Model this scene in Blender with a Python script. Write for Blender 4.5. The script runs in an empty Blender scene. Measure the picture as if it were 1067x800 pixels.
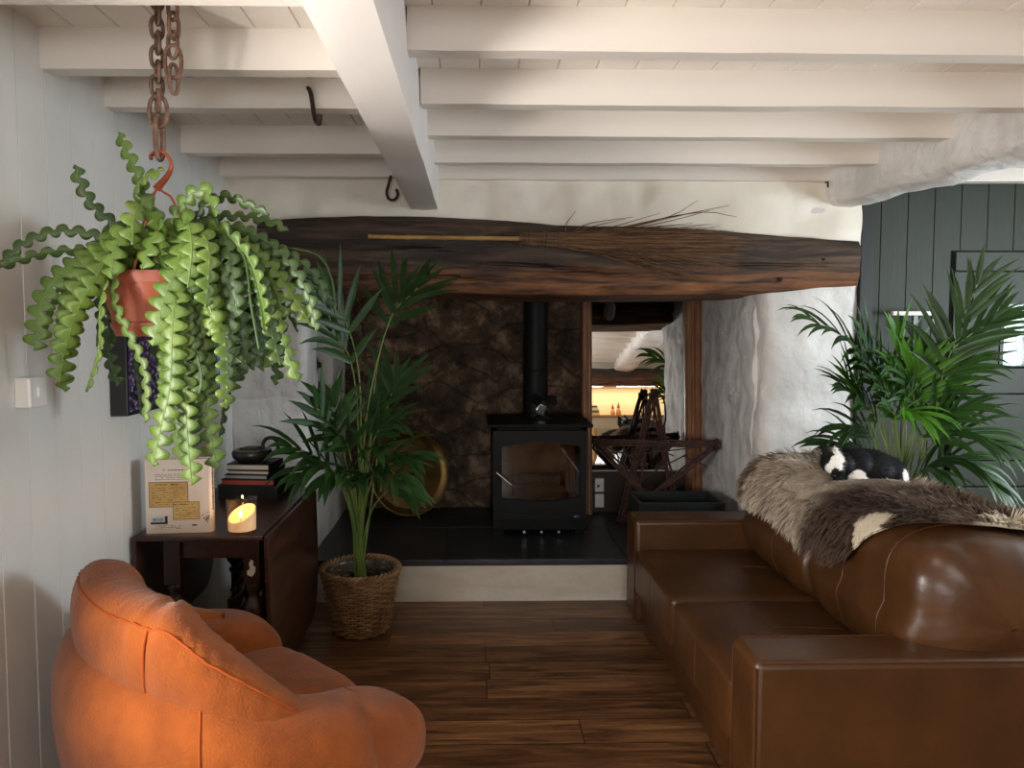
import bpy, bmesh, math, random
import numpy as np
from mathutils import Vector, Matrix, noise
scene = bpy.context.scene
COL = scene.collection
random.seed(7)
PI = math.pi

# ------------------------------------------------------------------ camera
FPX, PX, PY = 770.0, 510.0, 387.0            # focal length and principal point in pixels of the 1067x800 frame
CAMZ = 1.5
cam_data = bpy.data.cameras.new('camera')
cam_data.sensor_width = 36.0
cam_data.lens = 36.0 * FPX / 1067
cam_data.shift_x = (533.5 - PX) / 1067
cam_data.shift_y = -(400.0 - PY) / 1067
cam_data.clip_start = 0.05
cam = bpy.data.objects.new('camera', cam_data)
COL.objects.link(cam)
cam.location = (0, 0, CAMZ)
cam.rotation_euler = (PI / 2 - 45 / FPX, 0, -16 / FPX)
scene.camera = cam
CAMR = cam.rotation_euler.to_matrix()

# ------------------------------------------------------------------ world, exposure, daylight at the windows
scene.view_settings.view_transform = 'Standard'
scene.view_settings.look = 'None'
scene.view_settings.exposure = 0.5
scene.view_settings.gamma = 1.0
scene.view_settings.use_curve_mapping = False
scene.cycles.use_denoising = True
scene.cycles.max_bounces = 7
scene.cycles.diffuse_bounces = 4
scene.cycles.glossy_bounces = 4
scene.cycles.transmission_bounces = 8
scene.cycles.transparent_max_bounces = 8
scene.cycles.caustics_reflective = False
scene.cycles.caustics_refractive = False
scene.cycles.sample_clamp_indirect = 6.0
world = bpy.data.worlds.new('overcast_sky')
scene.world = world
world.use_nodes = True
wn = world.node_tree
bg = wn.nodes['Background']
bg.inputs['Color'].default_value = (0.86, 0.95, 1.0, 1)
bg.inputs['Strength'].default_value = 1.3

def area(name, loc, target, sx, sy, power, color, spread=PI):
    d = bpy.data.lights.new(name, 'AREA')
    d.shape = 'RECTANGLE'; d.size = sx; d.size_y = sy
    d.energy = power; d.color = color; d.spread = spread
    o = bpy.data.objects.new(name, d)
    COL.objects.link(o)
    o.location = loc
    o.rotation_euler = (Vector(target) - Vector(loc)).to_track_quat('-Z', 'Z').to_euler()
    return o

# daylight entering by the window of the left wall (low, sunlit yard bouncing up), the window of the right wall, the window of the rear wall
area('daylight_left_window', (-1.62, 0.78, 1.25), (2.0, 2.0, 1.62), 0.55, 0.38, 54, (1.0, 0.935, 0.87))
area('daylight_right_window', (3.98, 2.35, 1.45), (-1.3, 2.6, 0.7), 0.9, 1.0, 55, (0.80, 0.91, 1.0))
area('daylight_rear_window', (-0.1, -2.5, 1.35), (0.6, 4.0, 1.3), 1.0, 0.9, 36, (0.98, 0.98, 1.0))

# ------------------------------------------------------------------ helpers
def at(px, py, X=None, Y=None, Z=None):
    """Point of the room seen at a pixel of the photograph on the plane X=, Y= or Z=."""
    d = CAMR @ Vector(((px - PX) / FPX, -(py - PY) / FPX, -1.0))
    c = Vector((0, 0, CAMZ))
    if X is not None: t = (X - c.x) / d.x
    elif Y is not None: t = (Y - c.y) / d.y
    else: t = (Z - c.z) / d.z
    return c + d * t

def lerp(a, b, t): return a + (b - a) * t

def catmull(P, n):
    """n samples of a smooth curve through the points P."""
    P = [Vector(p) for p in P]
    Q = [P[0] * 2 - P[1]] + P + [P[-1] * 2 - P[-2]]
    out = []
    m = len(P) - 1
    for k in range(n):
        u = k / (n - 1) * m
        i = min(int(u), m - 1); t = u - i
        a, b, c, d = Q[i], Q[i + 1], Q[i + 2], Q[i + 3]
        out.append(0.5 * ((2 * b) + (c - a) * t + (2 * a - 5 * b + 4 * c - d) * t * t + (3 * b - a - 3 * c + d) * t ** 3))
    return out

def frames(pts, up=Vector((0, 0, 1))):
    """Tangent and two perpendicular axes along a polyline, without twist."""
    T = []
    n = len(pts)
    for i in range(n):
        t = pts[min(i + 1, n - 1)] - pts[max(i - 1, 0)]
        T.append(t.normalized() if t.length > 1e-9 else Vector((0, 0, 1)))
    u = up if abs(T[0].dot(up)) < 0.95 else Vector((1, 0, 0))
    a = (u - T[0] * u.dot(T[0])).normalized()
    res = []
    for t in T:
        a = a - t * a.dot(t)
        a = a.normalized() if a.length > 1e-6 else t.orthogonal().normalized()
        res.append((t, a, t.cross(a)))
    return res

class MB:
    def __init__(self): self.v = []; self.f = []
    def add(self, V, F):
        o = len(self.v)
        self.v.extend([tuple(p) for p in V]); self.f.extend([tuple(o + i for i in f) for f in F])
        return self
    def box(self, c, s, rot=None):
        c = Vector(c); V = []
        for z in (-.5, .5):
            for y in (-.5, .5):
                for x in (-.5, .5):
                    p = Vector((x * s[0], y * s[1], z * s[2]))
                    V.append(c + (rot @ p if rot else p))
        return self.add(V, [(0, 2, 3, 1), (4, 5, 7, 6), (0, 1, 5, 4), (2, 6, 7, 3), (0, 4, 6, 2), (1, 3, 7, 5)])
    def span(self, a, b):
        return self.box([(a[i] + b[i]) / 2 for i in range(3)], [abs(b[i] - a[i]) for i in range(3)])
    def hexa(self, P):
        """P: bottom four then top four, both counter-clockwise from above."""
        return self.add(P, [(3, 2, 1, 0), (4, 5, 6, 7), (0, 1, 5, 4), (1, 2, 6, 5), (2, 3, 7, 6), (3, 0, 4, 7)])
    def tube(self, pts, r, n=8, cap=True, flat=1.0, up=Vector((0, 0, 1))):
        pts = [Vector(p) for p in pts]
        R = r if isinstance(r, (list, tuple)) else [r] * len(pts)
        V = []; F = []
        fr = frames(pts, up)
        for i, p in enumerate(pts):
            t, a, b = fr[i]
            for k in range(n):
                ang = 2 * PI * k / n
                V.append(p + a * (math.cos(ang) * R[i] * flat) + b * (math.sin(ang) * R[i]))
        for i in range(len(pts) - 1):
            for k in range(n):
                k2 = (k + 1) % n
                F.append((i * n + k, i * n + k2, (i + 1) * n + k2, (i + 1) * n + k))
        if cap:
            F.append(tuple(range(n - 1, -1, -1)))
            F.append(tuple((len(pts) - 1) * n + k for k in range(n)))
        return self.add(V, F)
    def ring(self, pts, r, n=6):
        """Closed tube."""
        pts = [Vector(p) for p in pts]; m = len(pts)
        c = sum(pts, Vector()) / m
        V = []; F = []
        nrm = Vector((0, 0, 0))
        for i in range(m): nrm += (pts[i] - c).cross(pts[(i + 1) % m] - c)
        nrm.normalize()
        for i in range(m):
            t = (pts[(i + 1) % m] - pts[i - 1]).normalized()
            b = t.cross(nrm)
            for k in range(n):
                ang = 2 * PI * k / n
                V.append(pts[i] + nrm * (math.cos(ang) * r) + b * (math.sin(ang) * r))
        for i in range(m):
            j = (i + 1) % m
            for k in range(n):
                k2 = (k + 1) % n
                F.append((i * n + k, i * n + k2, j * n + k2, j * n + k))
        return self.add(V, F)
    def lathe(self, prof, c=(0, 0, 0), n=32, rot=None):
        c = Vector(c); V = []; F = []
        for (r, z) in prof:
            for k in range(n):
                a = 2 * PI * k / n
                p = Vector((r * math.cos(a), r * math.sin(a), z))
                V.append(c + (rot @ p if rot else p))
        for i in range(len(prof) - 1):
            for k in range(n):
                k2 = (k + 1) % n
                F.append((i * n + k, i * n + k2, (i + 1) * n + k2, (i + 1) * n + k))
        if prof[0][0] > 1e-5: F.append(tuple(range(n - 1, -1, -1)))
        if prof[-1][0] > 1e-5: F.append(tuple((len(prof) - 1) * n + k for k in range(n)))
        return self.add(V, F)
    def grid(self, nu, nv, fn, closed_u=False):
        V = [fn(i / (nu if closed_u else nu - 1), j / (nv - 1)) for i in range(nu) for j in range(nv)]
        F = []
        for i in range(nu if closed_u else nu - 1):
            i2 = (i + 1) % nu
            for j in range(nv - 1):
                F.append((i * nv + j, i2 * nv + j, i2 * nv + j + 1, i * nv + j + 1))
        return self.add(V, F)
    def sellip(self, c, d, e=(1, 1), n=(40, 24), rot=None, fn=None):
        """Superellipsoid with half sizes d; small exponents are boxy."""
        c = Vector(c)
        def sp(x, p): return math.copysign(abs(x) ** p, x)
        V = []; F = []
        nu, nv = n
        for j in range(nv + 1):
            la = -PI / 2 + PI * j / nv
            for i in range(nu):
                lo = 2 * PI * i / nu
                p = Vector((d[0] * sp(math.cos(la), e[0]) * sp(math.cos(lo), e[1]),
                            d[1] * sp(math.cos(la), e[0]) * sp(math.sin(lo), e[1]),
                            d[2] * sp(math.sin(la), e[0])))
                if fn: p = fn(p)
                V.append(c + (rot @ p if rot else p))
        for j in range(nv):
            for i in range(nu):
                i2 = (i + 1) % nu
                F.append((j * nu + i, j * nu + i2, (j + 1) * nu + i2, (j + 1) * nu + i))
        return self.add(V, F)
    def rough(self, a, b, res, amp, sc=3.0, seed=0.0, rnd=0.0, shape=None):
        """Box a..b cut into cells, corners rounded and surface roughened, for plastered stone or old timber."""
        a = Vector(a); b = Vector(b); s = b - a
        nn = [max(1, int(round(s[i] / res))) for i in range(3)]
        idx = {}; V = []; F = []
        def vert(i, j, k):
            key = (i, j, k)
            if key in idx: return idx[key]
            p = Vector((a.x + s.x * i / nn[0], a.y + s.y * j / nn[1], a.z + s.z * k / nn[2]))
            if rnd:
                q = Vector([min(max(p[m], a[m] + min(rnd, s[m] / 2)), b[m] - min(rnd, s[m] / 2)) for m in range(3)])
                d = p - q
                if sum(1 for m in range(3) if abs(d[m]) > 1e-9) > 1:
                    p = q + d.normalized() * rnd
            if shape: p = shape(p)
            w = noise.noise_vector(p * sc + Vector((seed, seed * 2, 0))) * amp + noise.noise_vector(p * sc * 3.1 + Vector((seed, 9, 0))) * amp * 0.55
            idx[key] = len(V); V.append(p + w)
            return idx[key]
        n0, n1, n2 = nn
        for i in range(n0):
            for j in range(n1):
                F.append((vert(i, j, 0), vert(i, j + 1, 0), vert(i + 1, j + 1, 0), vert(i + 1, j, 0)))
                F.append((vert(i, j, n2), vert(i + 1, j, n2), vert(i + 1, j + 1, n2), vert(i, j + 1, n2)))
        for i in range(n0):
            for k in range(n2):
                F.append((vert(i, 0, k), vert(i + 1, 0, k), vert(i + 1, 0, k + 1), vert(i, 0, k + 1)))
                F.append((vert(i, n1, k), vert(i, n1, k + 1), vert(i + 1, n1, k + 1), vert(i + 1, n1, k)))
        for j in range(n1):
            for k in range(n2):
                F.append((vert(0, j, k), vert(0, j, k + 1), vert(0, j + 1, k + 1), vert(0, j + 1, k)))
                F.append((vert(n0, j, k), vert(n0, j + 1, k), vert(n0, j + 1, k + 1), vert(n0, j, k + 1)))
        return self.add(V, F)
    def build(self, name, m, parent=None, bevel=0.0, smooth=True, sub=0, solid=0.0, angle=0.7, seg=2):
        me = bpy.data.meshes.new(name)
        base = Vector((0, 0, 0))
        if parent is None and self.v:
            A = np.array(self.v)
            lo = A.min(0); hi = A.max(0)
            base = Vector(((lo[0] + hi[0]) / 2, (lo[1] + hi[1]) / 2, lo[2]))
            self.v = [tuple(p) for p in (A - np.array(base))]
        me.from_pydata(self.v, [], self.f)
        me.update()
        if m is not None: me.materials.append(m)
        if smooth:
            me.shade_smooth()
            if not sub: me.set_sharp_from_angle(angle=angle)
        o = bpy.data.objects.new(name, me)
        COL.objects.link(o)
        o.location = base
        WB[o.name] = base
        if parent is not None:
            o.parent = parent
            o.matrix_parent_inverse = Matrix.Translation(-WB[parent.name])
        if bevel:
            b = o.modifiers.new('bevel', 'BEVEL'); b.width = bevel; b.segments = seg; b.limit_method = 'ANGLE'; b.angle_limit = 0.6
        if solid:
            b = o.modifiers.new('solid', 'SOLIDIFY'); b.thickness = solid; b.offset = 0
        if sub:
            b = o.modifiers.new('sub', 'SUBSURF'); b.levels = sub; b.render_levels = sub
        return o
WB = {}

def tag(o, label, cat=None, group=None, kind=None):
    if label: o['label'] = label
    if cat: o['category'] = cat
    if group: o['group'] = group
    if kind: o['kind'] = kind
    return o

def thing(name, label, cat, loc, group=None, kind=None):
    o = bpy.data.objects.new(name, None)
    COL.objects.link(o)
    o.empty_display_size = 0.1
    o.location = loc
    WB[o.name] = Vector(loc)
    return tag(o, label, cat, group, kind)

def copy_thing(o, loc=None, label=None):
    """A copy of a thing with copies of its parts and sub-parts."""
    r = o.copy(); COL.objects.link(r)
    if loc is not None: r.location = loc
    WB[r.name] = Vector(r.location)
    if label: r['label'] = label
    for ch in list(o.children):
        c = ch.copy(); COL.objects.link(c); c.parent = r
        c.matrix_parent_inverse = ch.matrix_parent_inverse.copy()
        for g in list(ch.children):
            e = g.copy(); COL.objects.link(e); e.parent = c
            e.matrix_parent_inverse = g.matrix_parent_inverse.copy()
    return r

def vcolor(o, fn):
    """Own colour of the coat or pelt, per vertex."""
    me = o.data
    at_ = me.color_attributes.new('coat', 'FLOAT_COLOR', 'POINT')
    for i, v in enumerate(me.vertices):
        at_.data[i].color = (*fn(v.co), 1)

# ------------------------------------------------------------------ materials
def srgb(r, g, b):
    f = lambda c: ((c / 255) / 12.92) if c / 255 <= 0.04045 else (((c / 255) + 0.055) / 1.055) ** 2.4
    return (f(r), f(g), f(b), 1.0)

def mat(name, col, rough=0.6, metal=0.0, col2=None, vscale=4.0, vdetail=4.0, stretch=(1, 1, 1), bump=0.0, bscale=30.0,
        bstretch=None, spec=0.5, trans=0.0, sheen=0.0, emit=None, estr=0.0, ramp=(0.35, 0.65), coat=0.0, leaf=0.0, sss=0.0, distort=0.0, bdetail=5.0):
    m = bpy.data.materials.new(name); m.use_nodes = True
    nt = m.node_tree; N = nt.nodes; L = nt.links
    p = N['Principled BSDF']
    p.inputs['Base Color'].default_value = col
    p.inputs['Roughness'].default_value = rough
    p.inputs['Metallic'].default_value = metal
    p.inputs['Specular IOR Level'].default_value = spec
    p.inputs['Transmission Weight'].default_value = trans
    p.inputs['Sheen Weight'].default_value = sheen
    p.inputs['Coat Weight'].default_value = coat
    if sss:
        p.inputs['Subsurface Weight'].default_value = sss
        p.inputs['Subsurface Radius'].default_value = (0.02, 0.01, 0.005)
    if emit:
        p.inputs['Emission Color'].default_value = emit
        p.inputs['Emission Strength'].default_value = estr
    tc = N.new('ShaderNodeTexCoord')
    def mapped(s):
        mp = N.new('ShaderNodeMapping'); mp.inputs['Scale'].default_value = s
        L.new(tc.outputs['Object'], mp.inputs['Vector'])
        return mp
    if col2:
        nz = N.new('ShaderNodeTexNoise'); nz.inputs['Scale'].default_value = vscale; nz.inputs['Detail'].default_value = vdetail
        nz.inputs['Distortion'].default_value = distort
        L.new(mapped(stretch).outputs[0], nz.inputs['Vector'])
        cr = N.new('ShaderNodeValToRGB')
        cr.color_ramp.elements[0].position = ramp[0]; cr.color_ramp.elements[0].color = col
        cr.color_ramp.elements[1].position = ramp[1]; cr.color_ramp.elements[1].color = col2
        L.new(nz.outputs['Fac'], cr.inputs['Fac'])
        L.new(cr.outputs['Color'], p.inputs['Base Color'])
    if bump:
        nb = N.new('ShaderNodeTexNoise'); nb.inputs['Scale'].default_value = bscale; nb.inputs['Detail'].default_value = bdetail
        L.new(mapped(bstretch or (1, 1, 1)).outputs[0], nb.inputs['Vector'])
        bp = N.new('ShaderNodeBump'); bp.inputs['Strength'].default_value = bump; bp.inputs['Distance'].default_value = 0.02
        L.new(nb.outputs['Fac'], bp.inputs['Height'])
        L.new(bp.outputs['Normal'], p.inputs['Normal'])
    if leaf:
        out = N['Material Output']
        tr = N.new('ShaderNodeBsdfTranslucent')
        c = [min(1, x * 1.6) for x in (col2 or col)[:3]]
        tr.inputs['Color'].default_value = (c[0], c[1], c[2] * 0.5, 1)
        mx = N.new('ShaderNodeMixShader'); mx.inputs['Fac'].default_value = leaf
        L.new(p.outputs[0], mx.inputs[1]); L.new(tr.outputs[0], mx.inputs[2]); L.new(mx.outputs[0], out.inputs['Surface'])
    return m

def thin_glass(name, tint, gloss=.08, rough=.02):
    """A sheet of glass: sees through, with a surface reflection that grows at grazing angles."""
    m = bpy.data.materials.new(name); m.use_nodes = True
    nt = m.node_tree; N = nt.nodes; L = nt.links
    N.remove(N['Principled BSDF'])
    t = N.new('ShaderNodeBsdfTransparent'); t.inputs[0].default_value = tint
    g = N.new('ShaderNodeBsdfGlossy'); g.inputs['Roughness'].default_value = rough
    lwt = N.new('ShaderNodeLayerWeight'); lwt.inputs['Blend'].default_value = .5
    pw = N.new('ShaderNodeMath'); pw.operation = 'POWER'; pw.inputs[1].default_value = 4.0; L.new(lwt.outputs['Facing'], pw.inputs[0])
    lw = N.new('ShaderNodeMath'); lw.operation = 'MULTIPLY_ADD'; lw.inputs[1].default_value = .5; lw.inputs[2].default_value = gloss * .5; L.new(pw.outputs[0], lw.inputs[0])
    mx = N.new('ShaderNodeMixShader'); L.new(lw.outputs[0], mx.inputs[0]); L.new(t.outputs[0], mx.inputs[1]); L.new(g.outputs[0], mx.inputs[2])
    L.new(mx.outputs[0], N['Material Output'].inputs['Surface'])
    return m

def coat_mat(name, rough=0.8, sheen=0.0):
    m = mat(name, (1, 1, 1, 1), rough, sheen=sheen, spec=0.12)
    a = m.node_tree.nodes.new('ShaderNodeAttribute'); a.attribute_name = 'coat'
    m.node_tree.links.new(a.outputs['Color'], m.node_tree.nodes['Principled BSDF'].inputs['Base Color'])
    return m
# ------------------------------------------------------------------ room materials
M_BOARD = mat('white_board_paint', srgb(226, 226, 222), 0.42, col2=srgb(214, 214, 209), vscale=2.2, stretch=(1, 1, .4), bump=0.05, bscale=14)
M_CEIL = mat('cream_ceiling_paint', srgb(235, 228, 218), 0.5, col2=srgb(225, 217, 206), vscale=3, bump=0.08, bscale=16)
M_JOIST = mat('cream_joist_paint', srgb(236, 229, 220), 0.42, col2=srgb(226, 218, 208), vscale=2, stretch=(.3, 1, 1), bump=0.10, bscale=9, bstretch=(.4, 1, 1))
M_BEAM = mat('white_beam_paint', srgb(233, 229, 224), 0.45, col2=srgb(220, 215, 211), vscale=3, stretch=(1, .3, 1), bump=0.12, bscale=8, bstretch=(1, .5, 1))
M_STONEW = mat('whitewashed_stone', srgb(232, 230, 226), 0.62, col2=srgb(206, 203, 199), vscale=3.5, bump=1.0, bscale=11, bdetail=9)
M_JAMB = mat('lightened_whitewash', srgb(242, 240, 238), 0.7, col2=srgb(216, 212, 208), vscale=5, bump=0.8, bscale=13, bdetail=8)  # jamb copy of the whitewash, lightened in place of light it misses
M_PLASTER = mat('cream_plaster', srgb(236, 230, 216), 0.6, col2=srgb(226, 218, 202), vscale=3, bump=0.35, bscale=7)
M_GREEN = mat('green_wall_paint', srgb(43, 51, 39), 0.6, col2=srgb(37, 44, 34), vscale=2, stretch=(1, 1, .2), bump=0.06, bscale=20, bstretch=(3, 1, .3))
M_GREEND = mat('dark_green_paint', srgb(26, 29, 26), 0.5, bump=0.05, bscale=20)
M_SLATE = mat('black_slate', srgb(34, 36, 38), 0.42, col2=srgb(48, 50, 52), vscale=5, bump=0.2, bscale=12)
M_RISER = mat('hearth_riser_paint', srgb(226, 218, 204), 0.6, col2=srgb(206, 194, 176), vscale=4, stretch=(.4, 1, 2), bump=0.3, bscale=18)
M_BLACK = mat('black_void', srgb(14, 14, 14), 0.8)

def stone_material():
    m = mat('dark_fireplace_stone', srgb(80, 66, 52), 0.85)
    nt = m.node_tree; N = nt.nodes; L = nt.links; p = N['Principled BSDF']
    tc = N.new('ShaderNodeTexCoord')
    mp = N.new('ShaderNodeMapping'); mp.inputs['Scale'].default_value = (1, 1, 1.5)
    L.new(tc.outputs['Object'], mp.inputs[0])
    nz = N.new('ShaderNodeTexNoise'); nz.inputs['Scale'].default_value = 3; nz.inputs['Detail'].default_value = 3
    L.new(mp.outputs[0], nz.inputs['Vector'])
    mixv = N.new('ShaderNodeMixRGB'); mixv.inputs[0].default_value = 0.16
    L.new(mp.outputs[0], mixv.inputs[1]); L.new(nz.outputs['Color'], mixv.inputs[2])
    vo = N.new('ShaderNodeTexVoronoi'); vo.feature = 'DISTANCE_TO_EDGE'; vo.inputs['Scale'].default_value = 3.4
    L.new(mixv.outputs[0], vo.inputs['Vector'])
    vc = N.new('ShaderNodeTexVoronoi'); vc.inputs['Scale'].default_value = 3.4
    L.new(mixv.outputs[0], vc.inputs['Vector'])
    n2 = N.new('ShaderNodeTexNoise'); n2.inputs['Scale'].default_value = 6; n2.inputs['Detail'].default_value = 8; n2.inputs['Roughness'].default_value = .7
    L.new(tc.outputs['Object'], n2.inputs['Vector'])
    cr = N.new('ShaderNodeValToRGB')
    e = cr.color_ramp.elements
    e[0].position = .32; e[0].color = srgb(36, 29, 24)
    e[1].position = .68; e[1].color = srgb(186, 158, 130)
    k = e.new(.5); k.color = srgb(96, 78, 62)
    L.new(n2.outputs['Fac'], cr.inputs[0])
    sep = N.new('ShaderNodeSeparateColor'); L.new(vc.outputs['Color'], sep.inputs[0])
    m1 = N.new('ShaderNodeMixRGB'); m1.blend_type = 'MULTIPLY'; m1.inputs[0].default_value = .6
    cr3 = N.new('ShaderNodeValToRGB'); cr3.color_ramp.elements[0].color = srgb(120, 112, 106); cr3.color_ramp.elements[1].color = srgb(255, 244, 230)
    L.new(sep.outputs[0], cr3.inputs[0])
    L.new(cr.outputs[0], m1.inputs[1]); L.new(cr3.outputs[0], m1.inputs[2])
    cr2 = N.new('ShaderNodeValToRGB'); cr2.color_ramp.elements[0].position = 0.0; cr2.color_ramp.elements[0].color = (.55, .55, .55, 1)
    cr2.color_ramp.elements[1].position = 0.05; cr2.color_ramp.elements[1].color = (1, 1, 1, 1)
    L.new(vo.outputs['Distance'], cr2.inputs[0])
    m2 = N.new('ShaderNodeMixRGB'); L.new(cr2.outputs[0], m2.inputs[0])
    m2.inputs[1].default_value = srgb(66, 55, 45); L.new(m1.outputs[0], m2.inputs[2])
    L.new(m2.outputs[0], p.inputs['Base Color'])
    bp = N.new('ShaderNodeBump'); bp.inputs['Strength'].default_value = .9; bp.inputs['Distance'].default_value = .04
    ad = N.new('ShaderNodeMath'); ad.operation = 'ADD'
    L.new(cr2.outputs[0], ad.inputs[0]); L.new(n2.outputs['Fac'], ad.inputs[1])
    L.new(ad.outputs[0], bp.inputs['Height']); L.new(bp.outputs[0], p.inputs['Normal'])
    return m
M_STONED = stone_material()

def plank_material():
    m = mat('walnut_plank_floor', srgb(70, 42, 24), 0.34)
    nt = m.node_tree; N = nt.nodes; L = nt.links; p = N['Principled BSDF']
    tc = N.new('ShaderNodeTexCoord')
    br = N.new('ShaderNodeTexBrick')
    br.inputs['Scale'].default_value = 1.0; br.inputs['Brick Width'].default_value = 1.25; br.inputs['Row Height'].default_value = .165
    br.inputs['Mortar Size'].default_value = .0022; br.inputs['Mortar Smooth'].default_value = .3; br.inputs['Bias'].default_value = 0
    br.offset = .37; br.offset_frequency = 2; br.squash = .72; br.squash_frequency = 3
    br.inputs['Color1'].default_value = (0, 0, 0, 1); br.inputs['Color2'].default_value = (1, 1, 1, 1); br.inputs['Mortar'].default_value = (0, 0, 0, 1)
    L.new(tc.outputs['Object'], br.inputs['Vector'])
    mp = N.new('ShaderNodeMapping'); mp.inputs['Scale'].default_value = (1.1, 11, 1)
    L.new(tc.outputs['Object'], mp.inputs[0])
    cv = N.new('ShaderNodeVectorMath'); cv.operation = 'ADD'
    L.new(mp.outputs[0], cv.inputs[0]); 
    sc = N.new('ShaderNodeVectorMath'); sc.operation = 'SCALE'; sc.inputs['Scale'].default_value = 17.0
    L.new(br.outputs['Color'], sc.inputs[0]); L.new(sc.outputs[0], cv.inputs[1])
    nz = N.new('ShaderNodeTexNoise'); nz.inputs['Scale'].default_value = 2.2; nz.inputs['Detail'].default_value = 9; nz.inputs['Roughness'].default_value = .62; nz.inputs['Distortion'].default_value = .8
    L.new(cv.outputs[0], nz.inputs['Vector'])
    cr = N.new('ShaderNodeValToRGB'); e = cr.color_ramp.elements
    e[0].position = .30; e[0].color = srgb(62, 40, 26); e[1].position = .70; e[1].color = srgb(192, 140, 92)
    k = e.new(.5); k.color = srgb(140, 96, 62)
    L.new(nz.outputs['Fac'], cr.inputs[0])
    mt = N.new('ShaderNodeMixRGB'); mt.blend_type = 'MULTIPLY'; mt.inputs[0].default_value = 1.0
    c2 = N.new('ShaderNodeValToRGB'); c2.color_ramp.elements[0].color = (.45, .43, .42, 1); c2.color_ramp.elements[1].color = (1, 1, 1, 1)
    L.new(br.outputs['Color'], c2.inputs[0])
    L.new(cr.outputs[0], mt.inputs[1]); L.new(c2.outputs[0], mt.inputs[2])
    mm = N.new('ShaderNodeMixRGB'); L.new(br.outputs['Fac'], mm.inputs[0]); L.new(mt.outputs[0], mm.inputs[1]); mm.inputs[2].default_value = srgb(20, 12, 8)
    L.new(mm.outputs[0], p.inputs['Base Color'])
    bp = N.new('ShaderNodeBump'); bp.inputs['Strength'].default_value = .25; bp.inputs['Distance'].default_value = .006
    sb = N.new('ShaderNodeMath'); sb.operation = 'SUBTRACT'; L.new(nz.outputs['Fac'], sb.inputs[0]); L.new(br.outputs['Fac'], sb.inputs[1])
    L.new(sb.outputs[0], bp.inputs['Height']); L.new(bp.outputs[0], p.inputs['Normal'])
    return m
M_FLOOR = plank_material()

XL, XR, YB, YF, ZC = -1.30, 3.9, -2.6, 3.98, 2.40   # left wall, right wall, rear wall, fireplace front, ceiling

def struct(mb, name, m, **kw):
    o = mb.build(name, m, **kw); o['kind'] = 'structure'; return o

b = MB(); b.span((XL - .5, YB - .5, -.06), (XR + .5, 5.3, 0)); struct(b, 'floor', M_FLOOR, smooth=False)

# grooved boarding: profile across the boards, extruded along them
def grooved(mb, s0, s1, pitch, phase, depth, place, e0, e1, w=.006):
    """place(s, d, e): s across the boards, d depth into the wall, e along the boards."""
    cuts = []
    s = s0 + ((phase - s0) % pitch)
    while s < s1 - .01:
        if s > s0 + .01: cuts.append(s)
        s += pitch
    P = [(s0, 0)]
    for c in cuts: P += [(c - w / 2, 0), (c, depth), (c + w / 2, 0)]
    P += [(s1, 0)]
    V = []; F = []
    for (s, d) in P: V += [place(s, d, e0), place(s, d, e1)]
    for i in range(len(P) - 1): F.append((2 * i, 2 * i + 2, 2 * i + 3, 2 * i + 1))
    mb.add(V, F)

# ceiling of boards running away from the camera
b = MB()
grooved(b, XL - .05, XR, .135, .02, .006, lambda s, d, e: (s, e, ZC + d), YB, 4.4)
b.span((XL - .5, YB - .5, ZC + .01), (XR + .5, 5.3, ZC + .08))
struct(b, 'ceiling', M_CEIL, smooth=False)

# left wall: tongue and groove boards, with a deep window beside the camera
WY0, WY1, WZ0, WZ1 = .34, 1.22, .92, 1.74
b = MB()
grooved(b, 1.22, 5.2, .142, 2.17, .006, lambda s, d, e: (XL - d, s, e), 0, ZC + .02)
b.span((XL - .45, 1.22, 0), (XL - .008, 5.2, ZC + .02))
b.span((XL - .45, YB, 0), (XL, WY0, ZC + .02))
b.span((XL - .45, WY0, 0), (XL, WY1, WZ0))
b.span((XL - .45, WY0, WZ1), (XL, WY1, ZC + .02))
struct(b, 'wall_left', M_BOARD, smooth=False)

M_GLASS = thin_glass('window_glass', (1, 1, 1, 1))
def window(name, label, c, sx, axis):
    """Small casement: frame, glazing bars and panes; the wall it stands in lies across `axis`."""
    cy, cz, w, h = c
    def q(u, d, v): return (sx + d, cy + u, cz + v) if axis == 'x' else (cy + u, sx + d, cz + v)
    b = MB()
    t = .05
    for (u0, u1, v0, v1) in ((-w/2, -w/2+t, -h/2, h/2), (w/2-t, w/2, -h/2, h/2), (-w/2, w/2, h/2-t, h/2), (-w/2, w/2, -h/2, -h/2+t), (-.012, .012, -h/2, h/2), (-w/2, w/2, -.012, .012)):
        b.span(q(u0, -.025, v0), q(u1, .025, v1))
    o = struct(b, name, M_BOARD, bevel=.004, smooth=False)
    o['label'] = label
    g = MB(); g.span(q(-w/2, -.003, -h/2), q(w/2, .003, h/2)); g.build('pane', M_GLASS, o, smooth=False)
window('window_1', 'white casement window deep in the boarded left wall', ((WY0+WY1)/2, (WZ0+WZ1)/2, WY1-WY0, WZ1-WZ0), XL - .42, 'x')

# right wall with a window
b = MB()
b.span((XR, YB, 0), (XR + .4, 1.75, ZC)); b.span((XR, 2.95, 0), (XR + .4, 5.2, ZC))
b.span((XR, 1.75, 0), (XR + .4, 2.95, .85)); b.span((XR, 1.75, 2.0), (XR + .4, 2.95, ZC))
struct(b, 'wall_right', M_PLASTER, smooth=False)
window('window_2', 'white casement window in the right wall', (2.35, 1.425, 1.2, 1.15), XR + .3, 'x')

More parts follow.
